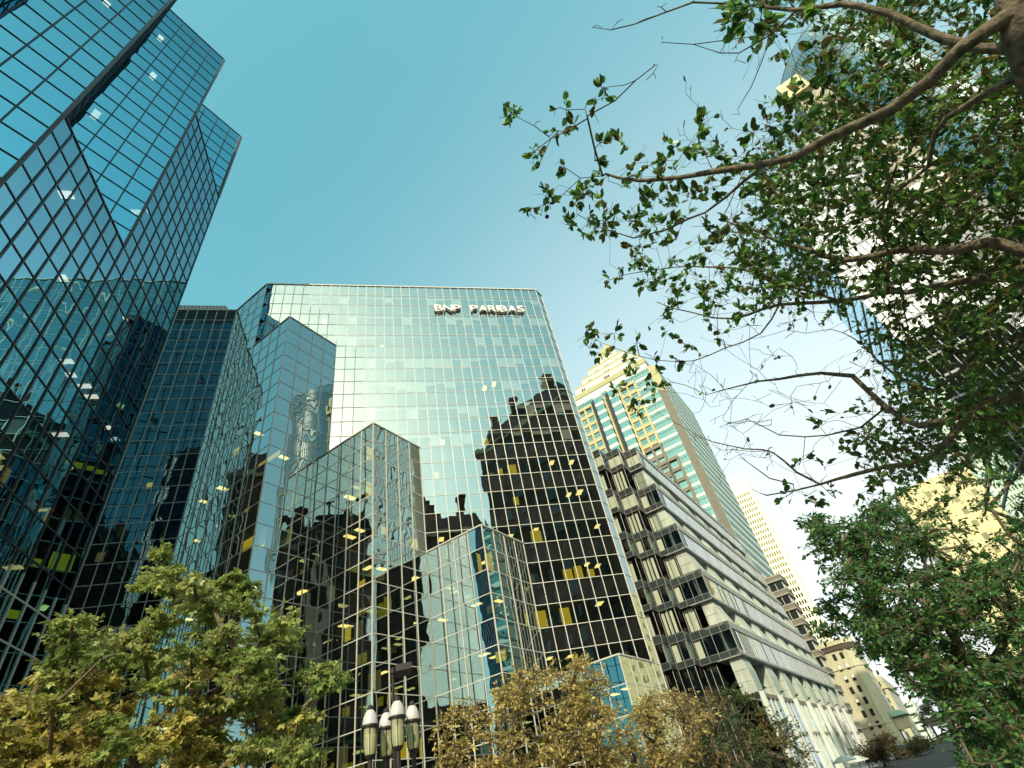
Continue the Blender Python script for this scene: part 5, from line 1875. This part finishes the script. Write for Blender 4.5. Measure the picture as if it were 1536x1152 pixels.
# ------------------------------------------------------------------ street details at the far right
def car(label, pos, col, van=False, group=None):
    t = thing('delivery_van' if van else 'parked_car', label, 'van' if van else 'car', pos, group)
    P = Vector(pos)
    f = UR
    s = DL
    def pt(x_, y_, z_):
        return P + f*x_ + s*y_ + Vector((0, 0, z_))
    if van:
        prof = [(-2.6, .35), (2.5, .35), (2.6, .9), (2.3, 1.25), (1.7, 2.1), (1.4, 2.3), (-2.5, 2.3), (-2.62, 1.2)]
        win = [(2.24, 1.3), (1.7, 2.02), (.9, 2.02), (.9, 1.3)]
    else:
        prof = [(-2.1, .32), (2.1, .32), (2.15, .62), (1.95, .85), (1.0, .95), (.45, 1.42), (-1.0, 1.45), (-1.75, .98), (-2.12, .9)]
        win = [(.92, .98), (.42, 1.36), (-.95, 1.38), (-1.6, 1.0)]
    mb = MB()
    hw = .95 if van else .86
    n_ = len(prof)
    A = [pt(x_, -hw*(1 if z_ < 1 else .9), z_) for x_, z_ in prof]
    B = [pt(x_, hw*(1 if z_ < 1 else .9), z_) for x_, z_ in prof]
    mb.poly(A)
    mb.poly(B[::-1])
    for i in range(n_):
        j = (i+1) % n_
        mb.poly([A[i], B[i], B[j], A[j]])
    mb.build('body', col, t)
    mb = MB()
    for sg in (-1, 1):
        mb.poly([pt(x_, sg*(hw*.93+.012), z_) for x_, z_ in win])
    if van:
        mb.poly([pt(2.29, -.7, 1.32), pt(2.29, .7, 1.32), pt(1.78, .66, 2.04), pt(1.78, -.66, 2.04)])
    else:
        mb.poly([pt(-1.70, -.66, 1.04), pt(-1.70, .66, 1.04), pt(-1.12, .62, 1.40), pt(-1.12, -.62, 1.40)])
        mb.poly([pt(.97, -.66, 1.0), pt(.97, .66, 1.0), pt(.5, .62, 1.40), pt(.5, -.62, 1.40)])
    mb.build('window', M['dark_win'], t)
    for x_ in (-1.3, 1.3):
        for sg in (-1, 1):
            mb = MB()
            c_ = pt(x_, sg*hw*.86, .33)
            mb.tube([c_, c_ + s*sg*.17], .33, 14)
            wh = mb.build('wheel', M['iron'], t)
            mb = MB()
            mb.tube([c_ + s*sg*.171, c_ + s*sg*.18], .19, 10)
            mb.build('hub', M['metal_rib'], wh)
    for sg in (-1, 1):
        mb = MB()
        mb.box(pt(-2.16 if not van else -2.66, sg*.62-.14, .72), f*.05, s*.28, Vector((0, 0, .14)))
        mb.build('tail_lamp', solid('red_lens', (.4, .02, .02), .3), t)
wp = solid('white_car_paint', (.75, .75, .74), .3)
bp2 = solid('black_car_paint', (.02, .02, .022), .25)
gp2 = solid('silver_car_paint', (.4, .41, .42), .3)
def spos(c, Y):
    return (Y+c, Y, .004)
car('white delivery van standing at the kerb near the beige pavilion', spos(3.5, 62), wp, True)
car('black car parked in front of the white van', spos(-10.0, 78), bp2, False, 'cars along the street')
car('silver car driving away behind the russet tree', spos(-6.5, 92), gp2, False, 'cars along the street')
car('white car far down the street under the bushy tree', spos(-9.6, 118), wp, False, 'cars along the street')
for i_, (px, Y) in enumerate(((1271, 57), (1291, 60))):
    b_ = at(px, 1150, Y)
    zt_ = at(px, 1132, Y).z
    t = thing('white_parasol', ('left' if i_ == 0 else 'right') + ' one of two white parasols beside the striped shopfront', 'parasol', (b_.x, Y, .12), 'parasols beside the shopfront')
    mb = MB()
    mb.tube([(b_.x, Y, .12), (b_.x, Y, zt_)], .03, 6)
    mb.build('pole', M['iron'], t)
    mb = MB()
    mb.lathe([(1.15, -.5), (1.15, -.42), (.6, -.12), (.03, .05)], (b_.x, Y, zt_), 8)
    mb.build('canopy', M['white'], t)
